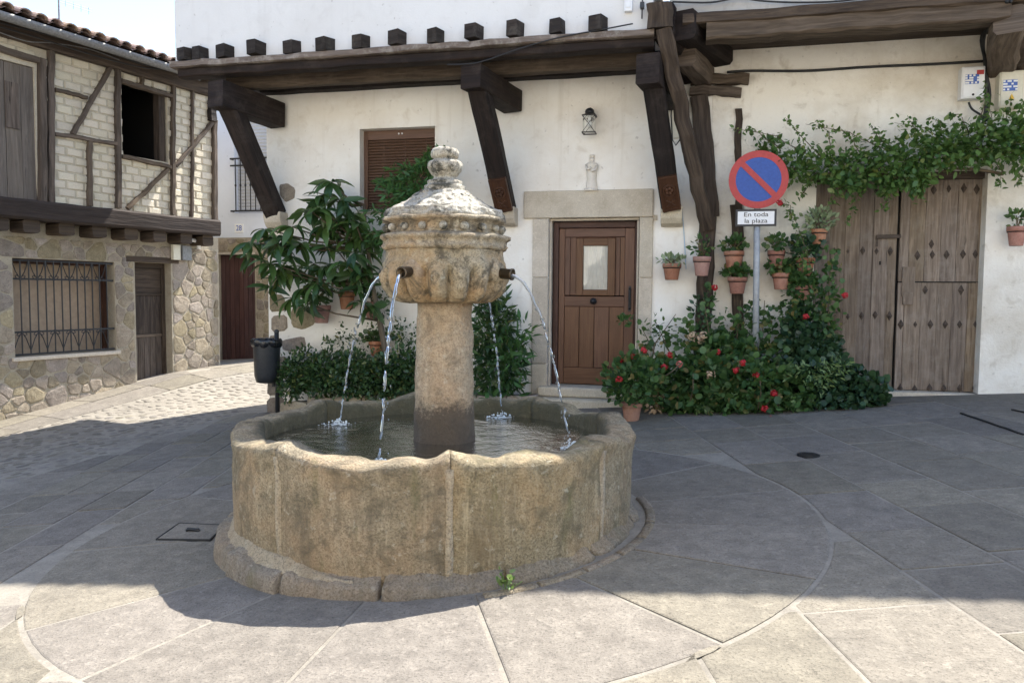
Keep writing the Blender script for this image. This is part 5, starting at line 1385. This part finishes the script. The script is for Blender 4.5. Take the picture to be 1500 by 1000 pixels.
# ================================================================== STREET FURNITURE
# no-parking sign
YS = 9.72
c = P(1111, 263, YS); pb = P(1107, 560, YS); g = G(pb.x, YS)
SG = thing('traffic_sign', 'round red and blue no parking sign on a grey pole beside the flower pots', 'traffic sign', (pb.x, YS, g))
R_ = 42/(F/((c-CAM).dot(FW)))
m = MB(); m.tube([(pb.x, YS+.045, g-.02), (c.x-.01, YS+.045, c.z+.25)], .038, 10); m.build('pole', 'galvanised', SG, smooth=True)
def disc(m, r0_, r1_, y0, y1, n=56):
    b = len(m.v)
    for i in range(n):
        a = 2*math.pi*i/n; m.v += [(c.x+r*math.cos(a), y, c.z+r*math.sin(a)) for r, y in ((r0_, y0), (r1_, y0), (r1_, y1))]
    for i in range(n):
        j = (i+1) % n; m.face((b+3*i, b+3*j, b+3*j+1, b+3*i+1)); m.face((b+3*i+1, b+3*j+1, b+3*j+2, b+3*i+2))
m = MB(); disc(m, 0.0001, R_*.96, YS+.0, YS+.004); m.build('blue_disc', 'sign_blue', SG)
m = MB(); disc(m, R_*.765, R_, YS-.004, YS+.006); m.build('red_ring', 'sign_red', SG)
m = MB(); q = R_*.77*math.cos(math.pi/4); w2 = R_*.095; e = w2*math.cos(math.pi/4)
m.prism([(c.x-q-e, c.z+q-e), (c.x+q-e, c.z-q-e), (c.x+q+e, c.z-q+e), (c.x-q+e, c.z+q+e)], YS-.0065, YS-.001, lambda a, b, d: (a, d, b)); m.build('red_bar', 'sign_red', SG)
m = MB(); disc(m, 0.0001, R_*.99, YS+.012, YS+.009); m.build('disc_back', 'galvanised', SG)
a, b = P(1077, 332, YS), P(1138, 306, YS); cx, cz = (a.x+b.x)/2, (a.z+b.z)/2; hw, hh = (b.x-a.x)/2, (b.z-a.z)/2
m = MB(); m.box(cx-hw, cx+hw, YS, YS+.006, cz-hh, cz+hh); PLT = m.build('plate', 'black_paint', SG, bevel=.002)
m = MB(); m.box(cx-hw+.026, cx+hw-.026, YS-.004, YS, cz-hh+.026, cz+hh-.026); m.build('plate_face', 'sign_white', PLT)
me = text_mesh('En toda\nla plaza', .082, 'black_paint'); inst('lettering', me, PLT, (cx, YS-.0055, cz+.0), QX, (1.12, .92, 1))
# litter bin on a post
pb = gp(406, 606); bx, by = P(406, 560, 9.75).x, 9.75; g = G(bx, by)
BN = thing('litter_bin', 'black litter bin with a dark bag on a post in front of the red door', 'litter bin', (bx, by, g))
zt2 = P(406, 486, by).z; m = MB(); m.tube([(bx, by, g-.02), (bx, by, zt2)], .032, 10); m.ball((bx, by, zt2), .036, 10, 6); m.build('post', 'black_plastic', BN, smooth=True)
bc = P(391, 525, by-.05); bz0, bz1 = P(391, 560, by-.05).z, P(391, 498, by-.05).z
m = MB(); m.lathe([(.12, bz0), (.15, bz0+.015), (.172, bz0+.1), (.185, bz1-.05), (.19, bz1), (.18, bz1), (.16, bz1-.12)], (bc.x, bc.y, 0), 24); m.build('bucket', 'black_plastic', BN, smooth=True)
m = MB(); m.lathe([(.186, bz1-.09), (.203, bz1-.06), (.207, bz1+.0), (.197, bz1+.02), (.17, bz1+.01), (.14, bz1-.08)], (bc.x, bc.y, 0), 36, lambda r, z, a: (r+.012*math.sin(a*9)+.012*mnoise.noise(Vector((a*2, z*9, 3))), z+.022*mnoise.noise(Vector((math.cos(a)*3, math.sin(a)*3, z*4)))), caps=False); m.build('bag', 'bag_plastic', BN, smooth=True)
m = MB(); m.box(bx-.08, bx+.02, by-.03, by+.03, bz0+.1, bz0+.14); m.box(bx-.08, bx+.02, by-.03, by+.03, bz1-.14, bz1-.1); m.box(bx-.07, bx-.03, by-.02, by+.02, bz0-.06, bz0+.1); m.build('bracket', 'iron', BN)
# cover and drain in the paving
q = [gp(x, y) for x, y in ((228, 792), (262, 768), (332, 771), (308, 793))]
t = thing('manhole_cover', 'square stone topped cover with a dark frame in the paving left of the fountain', 'manhole cover', (q[0].x, q[0].y, q[0].z))
m = MB(); b_ = [(p.x, p.y) for p in q][::-1] if area([(p.x, p.y) for p in q]) < 0 else [(p.x, p.y) for p in q]
i1 = inset(b_, .007); n = 4
m.v += [(x, y, G(x, y)+.0165) for x, y in b_]+[(x, y, G(x, y)+.0165) for x, y in i1]+[(x, y, G(x, y)-.01) for x, y in b_]+[(x, y, G(x, y)-.01) for x, y in i1]
for i in range(4): j = (i+1) % 4; m.face((i, j, 4+j, 4+i)); m.face((8+i, 8+j, j, i)); m.face((12+j, 12+i, 4+i, 4+j))
m.build('frame', 'iron', t)
m = MB(); i2 = inset(b_, .012); m.v += [(x, y, G(x, y)+.015) for x, y in i2]+[(x, y, G(x, y)-.01) for x, y in i2]; m.face((0, 1, 2, 3))
for i in range(4): m.face((4+i, 4+(i+1) % 4, (i+1) % 4, i))
m.build('lid', 'slab', t)
cc = (q[0]+q[1]+q[2]+q[3])/4; m = MB(); m.tube([(cc.x-.05, cc.y, cc.z+.016), (cc.x-.04, cc.y, cc.z+.028), (cc.x+.04, cc.y, cc.z+.028), (cc.x+.05, cc.y, cc.z+.016)], .012, 6); m.build('lifting_ring', 'iron', t)
p = gp(1184, 668); t = thing('floor_drain', 'small round iron drain cover set in the shaded slabs', 'drain', (p.x, p.y, p.z))
m = MB(); m.lathe([(.095, -.01), (.095, .019), (.08, .020), (.078, .017)], (p.x, p.y, p.z), 20, caps=False); m.build('rim', 'iron', t)
m = MB(); m.lathe([(.077, .012), (.076, .0175), (.0, .0175)], (p.x, p.y, p.z), 20, caps=False)
for k in range(-2, 3): m.box(p.x-.05, p.x+.05, p.y+k*.024-.004, p.y+k*.024+.004, p.z+.0176, p.z+.020)
m.build('grate', 'iron', t)
for (xa, ya, xb, yb) in ((1408, 606, 1500, 638), (1483, 601, 1530, 612)):
    a, b = gp(xa, ya), gp(xb, yb); m = MB(); m.beam(a+Vector((0, 0, .009)), b+Vector((0, 0, .009)), .025, .014, seg=8, jit=.003); m.build('channel_joint', 'dark_void', PAVE)

# ================================================================== UNSEEN HOUSE BEHIND THE CAMERA (added to bounce sunlight)
OY = -5.5
OP = thing('added_opposite_house', 'unseen cream house added behind the camera to bounce sunlight', 'house', (-2, OY, G(-2, OY)))
fo = lambda a, b, d: (a, OY-d, b)
oops = [(x, x+.95, z, z+h) for x in (-11.5, -7.2, -2.6, 2.2, 6.6) for z, h in ((.6, 1.7), (3.9, 1.3))]
wall(fo, -15, 12, -2.5, 8.6, .4, oops).build('wall', 'cream_wall', OP)
m = MB(); m.box(-15, 12, OY-.7, OY-.6, -2.5, 8.5); m.build('dark_interior', 'dark_void', OP)
m = MB(); m.add([(-15.3, OY+.4, 8.62), (12.3, OY+.4, 8.62), (12.3, OY-5, 10.6), (-15.3, OY-5, 10.6)], [(0, 1, 2, 3)]); m.build('roof', 'roof_tile', OP)
for o in oops:
    m = MB(); m.box(o[0], o[1], OY-.25, OY-.2, o[2], o[3]); m.build('shutter', 'door_wood', OP)

# ================================================================== PLANTS
def whorl_leaf(k):
    V = []; n = 6; L = .30; r = random.Random(k); droop = r.uniform(.7, 1.2)
    m = MB(); wd = [.010, .032, .041, .038, .025, .002]
    for i in range(n):
        t = i/(n-1); y = L*t*(1-.16*t*droop); z = .02*t-.13*droop*t*t; w2 = wd[i]
        m.v += [(-w2, y, z+w2*.35), (0, y, z), (w2, y, z+w2*.35)]
    for i in range(n-1):
        for j in range(2): a = i*3+j; m.face((a, a+1, a+4, a+3))
    me = m.mesh('leaf', 'leaf_loquat'); me.shade_smooth(); return me
WLF = [whorl_leaf(k) for k in range(5)]
base = P(575, 560, 9.85); base.z = G(base.x, base.y)
LQ = thing('loquat_tree', 'small tree with big drooping dark leaves against the white wall left of the fountain', 'tree', base)
top = P(533, 300, 9.8)
trk = [base, P(566, 520, 9.85), P(556, 470, 9.82), P(546, 420, 9.8), P(538, 360, 9.8), top]
m = MB(); m.tube(trk, [.05, .045, .04, .034, .026, .018], 9); TR = m.build('trunk', 'bark', LQ, smooth=True)
wz = [(460, 70), (495, 140), (420, 120), (380, 190), (300, 250), (190, 260), (130, 315), (250, 330), (210, 400), (330, 320), (280, 420), (345, 500), (300, 540), (400, 480), (440, 250), (500, 230), (560, 240), (470, 330), (540, 300), (600, 280), (590, 360), (520, 400), (580, 420), (440, 410), (600, 450), (560, 480), (480, 450), (590, 560), (385, 400), (245, 430), (540, 200), (430, 180)]
bm_ = MB(); nl = 0
for k, (x, y) in enumerate(wz):
    px, py = 320+.36*x, 250+.36*y; Y = random.uniform(9.25, 9.85); c = P(px, py-8, Y)
    b = min(trk[2:], key=lambda q: (q-(c-Vector((0, 0, .35)))).length); mid = (b+c)/2-Vector((0, 0, .06)); bm_.tube([b, mid, c], [.016, .012, .008], 5)
    nlf = 9
    for j in range(nlf):
        a = 2*math.pi*j/nlf+random.uniform(-.25, .25); el = random.uniform(-.75, .35)-(.15 if j % 2 else 0)
        d = Vector((math.cos(a)*math.cos(el), math.sin(a)*math.cos(el), math.sin(el)))
        if c.y+d.y*.3 > YF-.03: d.y = -abs(d.y)
        sx = d.cross(Vector((0, 0, 1))).normalized(); up = sx.cross(d)
        R3 = Matrix(((sx.x, d.x, up.x), (sx.y, d.y, up.y), (sx.z, d.z, up.z)))
        s_ = random.uniform(.92, 1.3); inst('leaf', WLF[random.randrange(5)], LQ, c+d*.015, (R3 @ Matrix.Rotation(random.uniform(-.4, .4), 3, 'Y')).to_quaternion(), (s_, s_, s_)); nl += 1
bm_.build('branch', 'bark', TR, smooth=True)
pts, dirs = [], []
for k in range(38):
    x, y = wz[k % len(wz)]; c = P(320+.36*x+random.uniform(-16, 16), 250+.36*y+random.uniform(-10, 16), random.uniform(9.35, 9.95))
    for j in range(8):
        a = random.uniform(0, 6.28); el = random.uniform(-1.2, .2); pts.append(tuple(c)); dirs.append((math.cos(a)*math.cos(el), math.sin(a)*math.cos(el)-.2, math.sin(el)))
tag(leaf_batch('foliage', 'leaf_hedge', LQ, pts, dirs, rng.uniform(.22, .36, len(pts)), 'lance'), kind='stuff')
# feathery shrub in front of the window
base = P(612, 560, 9.7); base.z = G(base.x, base.y)
FS = thing('feathery_shrub', 'tall feathery green shrub reaching up over the brown window blind', 'shrub', base)
m = MB(); st = [base, P(618, 470, 9.7), P(612, 390, 9.65), P(600, 330, 9.6), P(610, 270, 9.6), P(634, 228, 9.6)]; m.tube(st, [.03, .028, .024, .02, .014, .006], 7)
pts, dirs = [], []
for (x, y, x2, y2) in ((600, 330, 545, 300), (604, 300, 552, 268), (606, 280, 562, 255), (612, 262, 580, 240), (618, 250, 610, 226), (625, 245, 640, 215), (610, 270, 640, 262), (602, 320, 560, 345), (604, 310, 640, 300), (600, 330, 626, 345), (608, 360, 570, 390), (600, 300, 575, 300), (610, 285, 600, 320), (612, 270, 590, 285), (628, 240, 640, 240), (612, 380, 640, 400), (606, 350, 545, 330)):
    for rep in range(6):
        o = [random.uniform(-14, 14) for _ in range(4)]; Y0 = random.uniform(9.35, 9.85); a, b = P(x+o[0]*.4, y+o[1]*.4, 9.6), P(x2+o[2], y2+o[3], Y0); q = [a+(b-a)*t-Vector((0, 0, .12*t*t)) for t in (0, .25, .5, .75, 1)]
        m.tube(q, [.006, .005, .004, .003, .002], 4)
        for i in range(26):
            t = random.random()**.8; p = a+(b-a)*t-Vector((0, 0, .12*t*t)); d = (b-a).normalized()*.6+Vector((random.gauss(0, .6), random.gauss(0, .5), random.gauss(-.25, .5))); pts.append(p); dirs.append(d)
m.build('stem', 'bark', FS, smooth=True)
pts, dirs = keep(np.array([tuple(p) for p in pts]), np.array([tuple(d) for d in dirs]))
tag(leaf_batch('foliage', 'leaf_fern', FS, pts, dirs, rng.uniform(.07, .14, len(pts)), 'lance'), kind='stuff')
# dark hedge left of the column
def bush(name, label, cat, base, groups, group=None):
    t = thing(name, label, cat, base, group)
    for (nm, mat, items, dens, size, kind, shell) in groups:
        p, d = keep(*px_blobs(items, dens, shell)); d = d+rng.normal(size=d.shape)*.7; tag(leaf_batch(nm, mat, t, p, d, rng.uniform(size[0]*.55, size[1]*1.15, len(p)), kind), kind='stuff')
    return t
def foot(x, y): p = gp(x, y); return Vector((p.x, p.y, p.z))
m = MB(); q0, q1 = P(418, 585, YF-.35).x, P(790, 585, YF-.35).x
t = thing('stone_planter', 'low rubble stone planter under the dark hedge against the white wall', 'planter', (q0, YF-.45, G(q0, YF-.4)))
n = 9
for k in range(n):
    a, b = q0+(q1-q0)*k/n, q0+(q1-q0)*(k+1)/n; mm = MB(); h = random.uniform(.20, .27); g = G((a+b)/2, YF-.4)
    mm.beam(((a+.008), YF-.42, g+h/2-.03), (b-.008, YF-.42, g+h/2-.03), .16, h+.06, seg=4, jit=.012); mm.build('stone', 'rubble', t)
mm = MB(); mm.add([(q0+.02, YF-.36, G(q0, YF)+.16), (q1-.02, YF-.36, G(q1, YF)+.16), (q1-.02, YF-.005, G(q1, YF)+.16), (q0+.02, YF-.005, G(q0, YF)+.16)], [(0, 1, 2, 3)]); mm.build('soil', 'soil', t)
hb = Vector(((q0+q1)/2-.7, YF-.25, G(q0, YF)+.16))
bush('ivy_hedge', 'low dense dark green hedge between the litter bin and the fountain column', 'hedge', hb,
     [('foliage', 'leaf_hedge', [(440, 545, 9.85, .28, .33, .3), (475, 548, 9.8, .34, .34, .3), (515, 552, 9.8, .36, .36, .3), (555, 553, 9.8, .36, .36, .3), (592, 550, 9.8, .34, .38, .3), (425, 560, 9.75, .16, .28, .2), (620, 555, 9.85, .2, .35, .2)], 11000, (.04, .075), 'oval', .3)])
bush('climbing_rose', 'thin straggling climber with small leaves above the dark hedge', 'climber', hb+Vector((.3, .1, 0)),
     [('foliage', 'leaf_hedge', [(500, 492, 10.05, .10, .22, .06), (522, 505, 10., .2, .14, .08), (548, 490, 10., .14, .2, .08), (590, 490, 10., .2, .3, .1), (610, 520, 10., .2, .2, .1), (480, 500, 10.05, .1, .08, .05), (560, 450, 10.05, .12, .3, .06)], 2600, (.04, .07), 'oval', .1)])
bush('bamboo_shrub', 'leafy narrow leaved shrub behind the fountain column left of the front door', 'shrub', Vector((P(735, 580, 9.85).x, 9.85, G(P(735, 580, 9.85).x, 9.85)+.15)),
     [('foliage', 'leaf_hedge', [(725, 540, 9.85, .38, .45, .25), (712, 480, 9.9, .2, .45, .2), (735, 470, 9.9, .16, .35, .18), (715, 440, 9.95, .15, .25, .15)], 4200, (.08, .17), 'lance', .2),
      ('pale_foliage', 'leaf_fern', [(750, 530, 9.8, .2, .5, .2), (765, 490, 9.8, .16, .22, .12), (730, 580, 9.75, .35, .2, .2)], 1500, (.10, .2), 'lance', .1)])
# flower bed on the right
BD = bush('geranium_bed', 'wide bed of red flowering geraniums at the foot of the wall right of the door', 'flower bed', foot(1090, 600),
     [('foliage', 'leaf_geranium', [(935, 555, 9.55, .34, .32, .3), (990, 560, 9.6, .4, .36, .35), (1045, 560, 9.5, .42, .38, .4), (1100, 565, 9.45, .42, .36, .4), (1150, 572, 9.45, .38, .3, .35), (1000, 590, 9.35, .4, .14, .25), (1080, 595, 9.3, .5, .14, .25), (1150, 598, 9.3, .4, .12, .25), (1050, 520, 9.75, .4, .28, .25), (1110, 520, 9.75, .36, .22, .25)], 4300, (.05, .10), 'round', .3),
      ('pale_foliage', 'leaf_pale', [(1060, 575, 9.2, .18, .10, .1), (1025, 595, 9.2, .2, .08, .1), (1195, 545, 9.25, .34, .13, .12), (1225, 535, 9.3, .2, .08, .1), (1150, 590, 9.2, .14, .08, .08), (1205, 560, 9.2, .1, .14, .1)], 3300, (.035, .08), 'lance', .1)])
m = MB()
for (x, y, x2, y2) in ((1110, 600, 1113, 552), (1120, 600, 1130, 570), (1010, 590, 1015, 548), (1135, 600, 1142, 580), (960, 560, 1000, 530)): m.tube([P(x, y, 9.2), P((x+x2)/2+3, (y+y2)/2, 9.12), P(x2, y2, 9.15)], .007, 5)
m.build('stem', 'bark', BD)
bush('ivy_mound', 'low dark ivy mound against the foot of the old studded gate', 'ivy', foot(1240, 600),
     [('foliage', 'leaf_ivy', [(1185, 560, 9.65, .34, .36, .3), (1230, 565, 9.6, .36, .32, .32), (1265, 572, 9.6, .26, .22, .26), (1190, 520, 9.8, .34, .34, .22), (1175, 490, 9.9, .22, .3, .15), (1220, 590, 9.45, .4, .13, .25), (1278, 590, 9.6, .12, .10, .15)], 8200, (.05, .09), 'round', .3)])
RS = bush('rose_bush', 'leggy climbing bush with small leaves on the white wall round the old post', 'bush', foot(1040, 590)+Vector((0, .5, 0)),
     [('foliage', 'leaf_geranium', [(1030, 490, 9.9, .18, .34, .15), (1000, 490, 9.95, .24, .22, .12), (965, 490, 9.9, .12, .3, .1), (945, 500, 9.9, .1, .28, .1), (1075, 485, 9.9, .3, .28, .18), (1105, 465, 9.92, .22, .22, .14), (1040, 440, 10., .10, .2, .08), (1150, 470, 9.92, .3, .3, .16), (1195, 440, 9.9, .3, .42, .16), (1210, 480, 9.85, .22, .35, .16), (915, 470, 9.85, .1, .06, .06), (1170, 420, 9.98, .2, .3, .1), (1215, 400, 9.95, .12, .3, .1)], 1500, (.045, .085), 'round', .1),
      ('bare_leaves', 'leaf_ivy', [(1028, 470, 10., .14, .5, .1), (1190, 470, 9.98, .26, .5, .1)], 1900, (.05, .08), 'oval', .2)])
m = MB()
for (x, y, x2, y2) in ((1015, 580, 960, 470), (1000, 580, 940, 480), (1030, 580, 1028, 420), (1060, 580, 1085, 440), (1090, 580, 1120, 440), (1150, 580, 1190, 420), (1190, 580, 1215, 390), (1170, 580, 1240, 470), (950, 560, 990, 460)):
    a, b = P(x, y, 9.75), P(x2, y2, 10.02); m.tube([a, (a+b)/2+Vector((random.uniform(-.1, .1), -.05, .05)), b], [.012, .009, .004], 5)
m.build('stem', 'bark', RS)
# red flower heads
def flower_heads(lst, parent, mat='petal_red', r=.036):
    for (x, y, Y) in lst:
        c = P(x, y, Y); m = MB()
        for i in range(22):
            d = Vector((random.gauss(0, 1), random.gauss(0, 1), random.gauss(0, 1))).normalized(); p = c+d*r*random.uniform(.55, 1); s1 = d.cross(Vector((.3, .5, .8))).normalized()*.022; s2 = d.cross(s1).normalized()*.022
            m.add([p-s1, p-s2*.8+d*.006, p+s1, p+s2*.8+d*.006, p+d*.012], [(0, 1, 4), (1, 2, 4), (2, 3, 4), (3, 0, 4)])
        m.build('flower_head', mat, parent)
flower_heads([(981, 520, 9.2), (973, 537, 9.2), (1051, 515, 9.45), (1088, 531, 9.2), (1078, 542, 9.15), (1108, 549, 9.1), (1134, 576, 9.08), (1120, 598, 9.03), (1128, 614, 8.98)], BD)
flower_heads([(995, 533, 9.2)], BD, 'petal_pink')
flower_heads([(1014, 492, 9.6), (1022, 497, 9.6), (1030, 492, 9.6), (1040, 548, 9.2)], BD, 'dry_flower', .06)
flower_heads([(1142, 297, 9.62), (1047, 421, 9.8), (1180, 463, 9.7), (1238, 432, 9.7)], RS, r=.035)
# potted plants
POT = {}
def pot_mesh(wt_, ht):
    m = MB(); R1 = wt_/2; pr = [(R1*.66, 0), (R1*.70, .01), (R1*.90, ht*.74), (R1*.90, ht*.75), (R1, ht*.76), (R1*1.02, ht*.99), (R1*.98, ht), (R1*.88, ht), (R1*.85, ht*.86), (.001, ht*.86)]
    m.lathe(pr, (0, 0, 0), 22, caps=False); b = len(m.v); return m
def pot(x, y, Y, wpx, hpx, label, plant, flowers=None, hang=True, group='terracotta pots on the white wall', leaves=60, spread=1.15):
    c = P(x, y, Y); sc = (c-CAM).dot(FW)/F; w_, h_ = wpx*sc, hpx*sc; b = Vector((c.x, c.y, c.z-h_/2))
    t = thing('flower_pot', label, 'flower pot', b, group)
    m = pot_mesh(w_, h_); m.v = [(v[0]+b.x, v[1]+b.y, v[2]+b.z) for v in m.v]; m.build('pot', 'terracotta', t, smooth=True)
    m = MB(); m.lathe([(w_*.44, h_*.88), (w_*.2, h_*.93), (.001, h_*.94)], b, 14, caps=False); m.build('soil', 'soil', t)
    mat, hh, kind = plant
    p, d = blob((b.x, b.y, b.z+h_+hh*.42), (w_*.5*spread, w_*.45*spread, hh*.55), leaves, .1); p, d = keep(p, d+np.array([0, 0, .4])+rng.normal(size=d.shape)*.5)
    tag(leaf_batch('foliage', mat, t, p, d, rng.uniform(.05, .09, len(p)), kind), kind='stuff')
    m = MB()
    for i in range(6):
        a = random.uniform(0, 6.28); m.tube([b+Vector((0, 0, h_*.9)), b+Vector((math.cos(a)*w_*.2, math.sin(a)*w_*.2, h_+hh*.3)), b+Vector((math.cos(a)*w_*.4, math.sin(a)*w_*.4, h_+hh*.6))], .005, 4)
    m.build('stem', 'bark', t)
    if hang:
        m = MB(); ry = w_*.47; pts = [(b.x+ry*math.cos(q), b.y+ry*math.sin(q), b.z+h_*.72) for q in np.linspace(0, 2*math.pi, 17)]; m.tube(pts, .006, 5); m.tube([(b.x, b.y+ry, b.z+h_*.72), (b.x, YF+.01, b.z+h_*.72)], .006, 5); m.build('wall_ring', 'iron', t)
    return t
gl = ('leaf_geranium', .16, 'round'); si = ('leaf_silver', .2, 'oval'); iv = ('leaf_ivy', .2, 'oval')
YP = YF-.17
pot(984, 398, YP, 27, 24, 'terracotta wall pot with a low grey green plant, nearest to the front door', ('leaf_silver', .10, 'oval'), leaves=70, spread=1.5)
pot(1028, 390, YP-.12, 26, 28, 'terracotta pot with sparse green plant hanging on the dark old post', ('leaf_geranium', .28, 'oval'))
pot(1075, 380, YP, 29, 24, 'terracotta wall pot just left of the sign pole, below the white plate', ('leaf_geranium', .2, 'round'), spread=1.3)
pot(1137, 380, YP, 25, 26, 'terracotta wall pot just right of the sign pole with geranium leaves', ('leaf_geranium', .18, 'round'), spread=1.4)
pot(1180, 391, YP, 26, 26, 'terracotta wall pot with white rim and dark bushy leaves beside the gate', ('leaf_ivy', .3, 'round'), leaves=160, spread=1.9)
pot(1199, 347, YP, 25, 22, 'highest terracotta pot by the gate, with pale silvery leaves', ('leaf_silver', .26, 'oval'), leaves=220, spread=1.8)
pot(1080, 418, YP, 28, 24, 'lower terracotta pot left of the sign pole, half covered by its leaves', gl, leaves=150, spread=1.5)
pot(1144, 412, YP, 26, 24, 'lower terracotta pot right of the sign pole, half covered by leaves', gl, leaves=140, spread=1.5)
pot(1176, 430, YP, 26, 24, 'lowest terracotta pot beside the gate, mostly hidden by leaves', gl, leaves=140, spread=1.5)
pot(1489, 346, YP, 26, 28, 'terracotta pot on the white wall right of the studded gate', ('leaf_geranium', .2, 'oval'))
pot(471, 460, YP, 27, 26, 'terracotta wall pot under the left side of the loquat leaves', ('leaf_hedge', .1, 'oval'), leaves=30)
pot(508, 440, YP, 25, 26, 'terracotta wall pot half hidden behind the loquat leaves', ('leaf_hedge', .1, 'oval'), leaves=30)
pot(546, 455, YP, 25, 26, 'terracotta wall pot behind the loquat trunk', ('leaf_hedge', .12, 'oval'), leaves=40)
pot(553, 510, YP, 26, 22, 'terracotta wall pot low over the dark hedge', ('leaf_hedge', .14, 'round'), leaves=90, spread=1.6)
p = gp(925, 616); pt = pot(925, 603, p.y, 31, 28, 'terracotta pot of red geraniums standing on the paving by the door', ('leaf_geranium', .62, 'round'), hang=False, group=None, leaves=620, spread=2.9)
flower_heads([(909, 526, p.y), (927, 523, p.y), (943, 513, p.y), (907, 556, p.y-.25)], pt)
p = gp(957, 606); t = thing('dried_plant', 'small dried plant with pale brown leaves beside the floor pot', 'dried plant', (p.x, p.y, p.z))
a, b = blob(P(957, 588, p.y), (.13, .1, .13), 90, .1); a, b = keep(a, b+rng.normal(size=b.shape)*.5); tag(leaf_batch('foliage', 'dry_flower', t, a, b, rng.uniform(.04, .08, len(a)), 'oval'), kind='stuff')
m = MB()
for i in range(6): m.tube([(p.x+random.uniform(-.03, .03), p.y, p.z), P(957+random.uniform(-12, 12), 584, p.y)], .004, 4)
m.build('stem', 'bark', t)
# climbing vine over the gate
VN = thing('climbing_vine', 'long leafy green vine spreading over the top of the old gate', 'vine', foot(1470, 575)+Vector((0, .3, 0)))
vi = [(1120, 238, 9.95, .22, .22, .14), (1160, 240, 9.9, .28, .24, .18), (1205, 246, 9.9, .28, .22, .2), (1250, 246, 9.85, .30, .24, .22), (1295, 240, 9.85, .30, .28, .24), (1340, 230, 9.82, .32, .30, .26), (1385, 218, 9.8, .34, .28, .26), (1430, 212, 9.8, .34, .27, .26), (1475, 205, 9.8, .36, .30, .26), (1520, 205, 9.8, .4, .34, .26), (1240, 268, 9.8, .24, .14, .18), (1330, 262, 9.78, .24, .14, .18), (1300, 275, 9.8, .16, .10, .12), (1130, 215, 10., .16, .12, .08), (1345, 270, 9.8, .1, .12, .1)]
p, d = keep(*px_blobs(vi, 3400, .2)); d = d*.6+rng.normal(size=d.shape)*.7+np.array([0, -.4, -.2])
tag(leaf_batch('foliage', 'leaf_vine', VN, p, d, rng.uniform(.035, .115, len(p)), 'oval'), kind='stuff')
vs, pts, dirs = MB(), [], []
tr = [((1300, 220), (1180, 182)), ((1180, 225), (1085, 190)), ((1140, 215), (1068, 188)), ((1220, 230), (1195, 178)), ((1260, 225), (1232, 190)), ((1300, 215), (1275, 182)), ((1340, 205), (1330, 172)), ((1380, 195), (1360, 172)), ((1420, 195), (1390, 168)), ((1470, 185), (1480, 140)), ((1490, 180), (1497, 145)), ((1430, 190), (1442, 118)), ((1450, 200), (1446, 150)), ((1460, 240), (1463, 275)), ((1490, 250), (1492, 272)), ((1240, 270), (1218, 298)), ((1262, 272), (1240, 330)), ((1150, 240), (1128, 262)), ((1340, 270), (1350, 300)), ((1190, 262), (1172, 290)), ((1300, 275), (1290, 310)), ((1120, 235), (1105, 270)), ((1160, 320), (1145, 300)), ((1205, 232), (1150, 172)), ((1385, 205), (1310, 180)), ((1190, 400), (1160, 310)), ((1175, 400), (1165, 340))]
for (x, y), (x2, y2) in tr:
    a, b = P(x, y, 9.85), P(x2, y2, 9.98); md = (a+b)/2+Vector((random.uniform(-.06, .06), -.06, random.uniform(-.02, .08))); q = [a, a*.35+md*.55+b*.1, md, b]; vs.tube(q, [.006, .005, .004, .002], 4)
    L = (b-a).length
    for i in range(int(22+L*46)):
        t = random.random(); c = (a*(1-t)**2+md*2*t*(1-t)+b*t*t); pts.append(tuple(c+Vector((random.gauss(0, .025), random.gauss(0, .03), random.gauss(0, .025))))); dirs.append((random.gauss(0, .7), random.gauss(-.3, .5), random.gauss(-.2, .6)))
for q in ([(1446, 575), (1452, 400), (1450, 260), (1440, 215)], [(1440, 215), (1380, 225), (1300, 245), (1200, 255), (1120, 240)], [(1470, 255), (1430, 248), (1400, 247), (1375, 252)]):
    if q[0][1] > 500: continue
    vs.tube([P(x, y, 9.95) for x, y in q], [.02, .018, .014, .010, .006][:len(q)], 6)
vs.build('stem', 'bark', VN, smooth=True)
p, d = keep(np.array(pts), np.array(dirs)); tag(leaf_batch('trailing_leaves', 'leaf_vine', VN, p, d, rng.uniform(.04, .075, len(p)), 'oval'), kind='stuff')
# weed at the fountain's foot
p = gp(740, 868); t = thing('weed', 'small bright green weed growing at the foot of the fountain', 'weed', (p.x, p.y, p.z))
a = np.array([(p.x+random.gauss(0, .022), p.y+random.gauss(0, .015), p.z+.03+abs(random.gauss(.03, .03))) for _ in range(42)]); d = rng.normal(size=a.shape)*.5+np.array([0, -.4, .5])
leaf_batch('leaves', 'leaf_pale', t, a, d, rng.uniform(.025, .05, len(a)), 'oval')['kind'] = 'stuff'
m = MB()
for i in range(7): m.tube([(p.x, p.y, p.z), (p.x+random.gauss(0, .025), p.y+random.gauss(0, .015), p.z+.07)], .0025, 4)
m.build('stem', 'leaf_pale', t)
print('slabs', NSLAB[0], 'objects', len(bpy.data.objects))
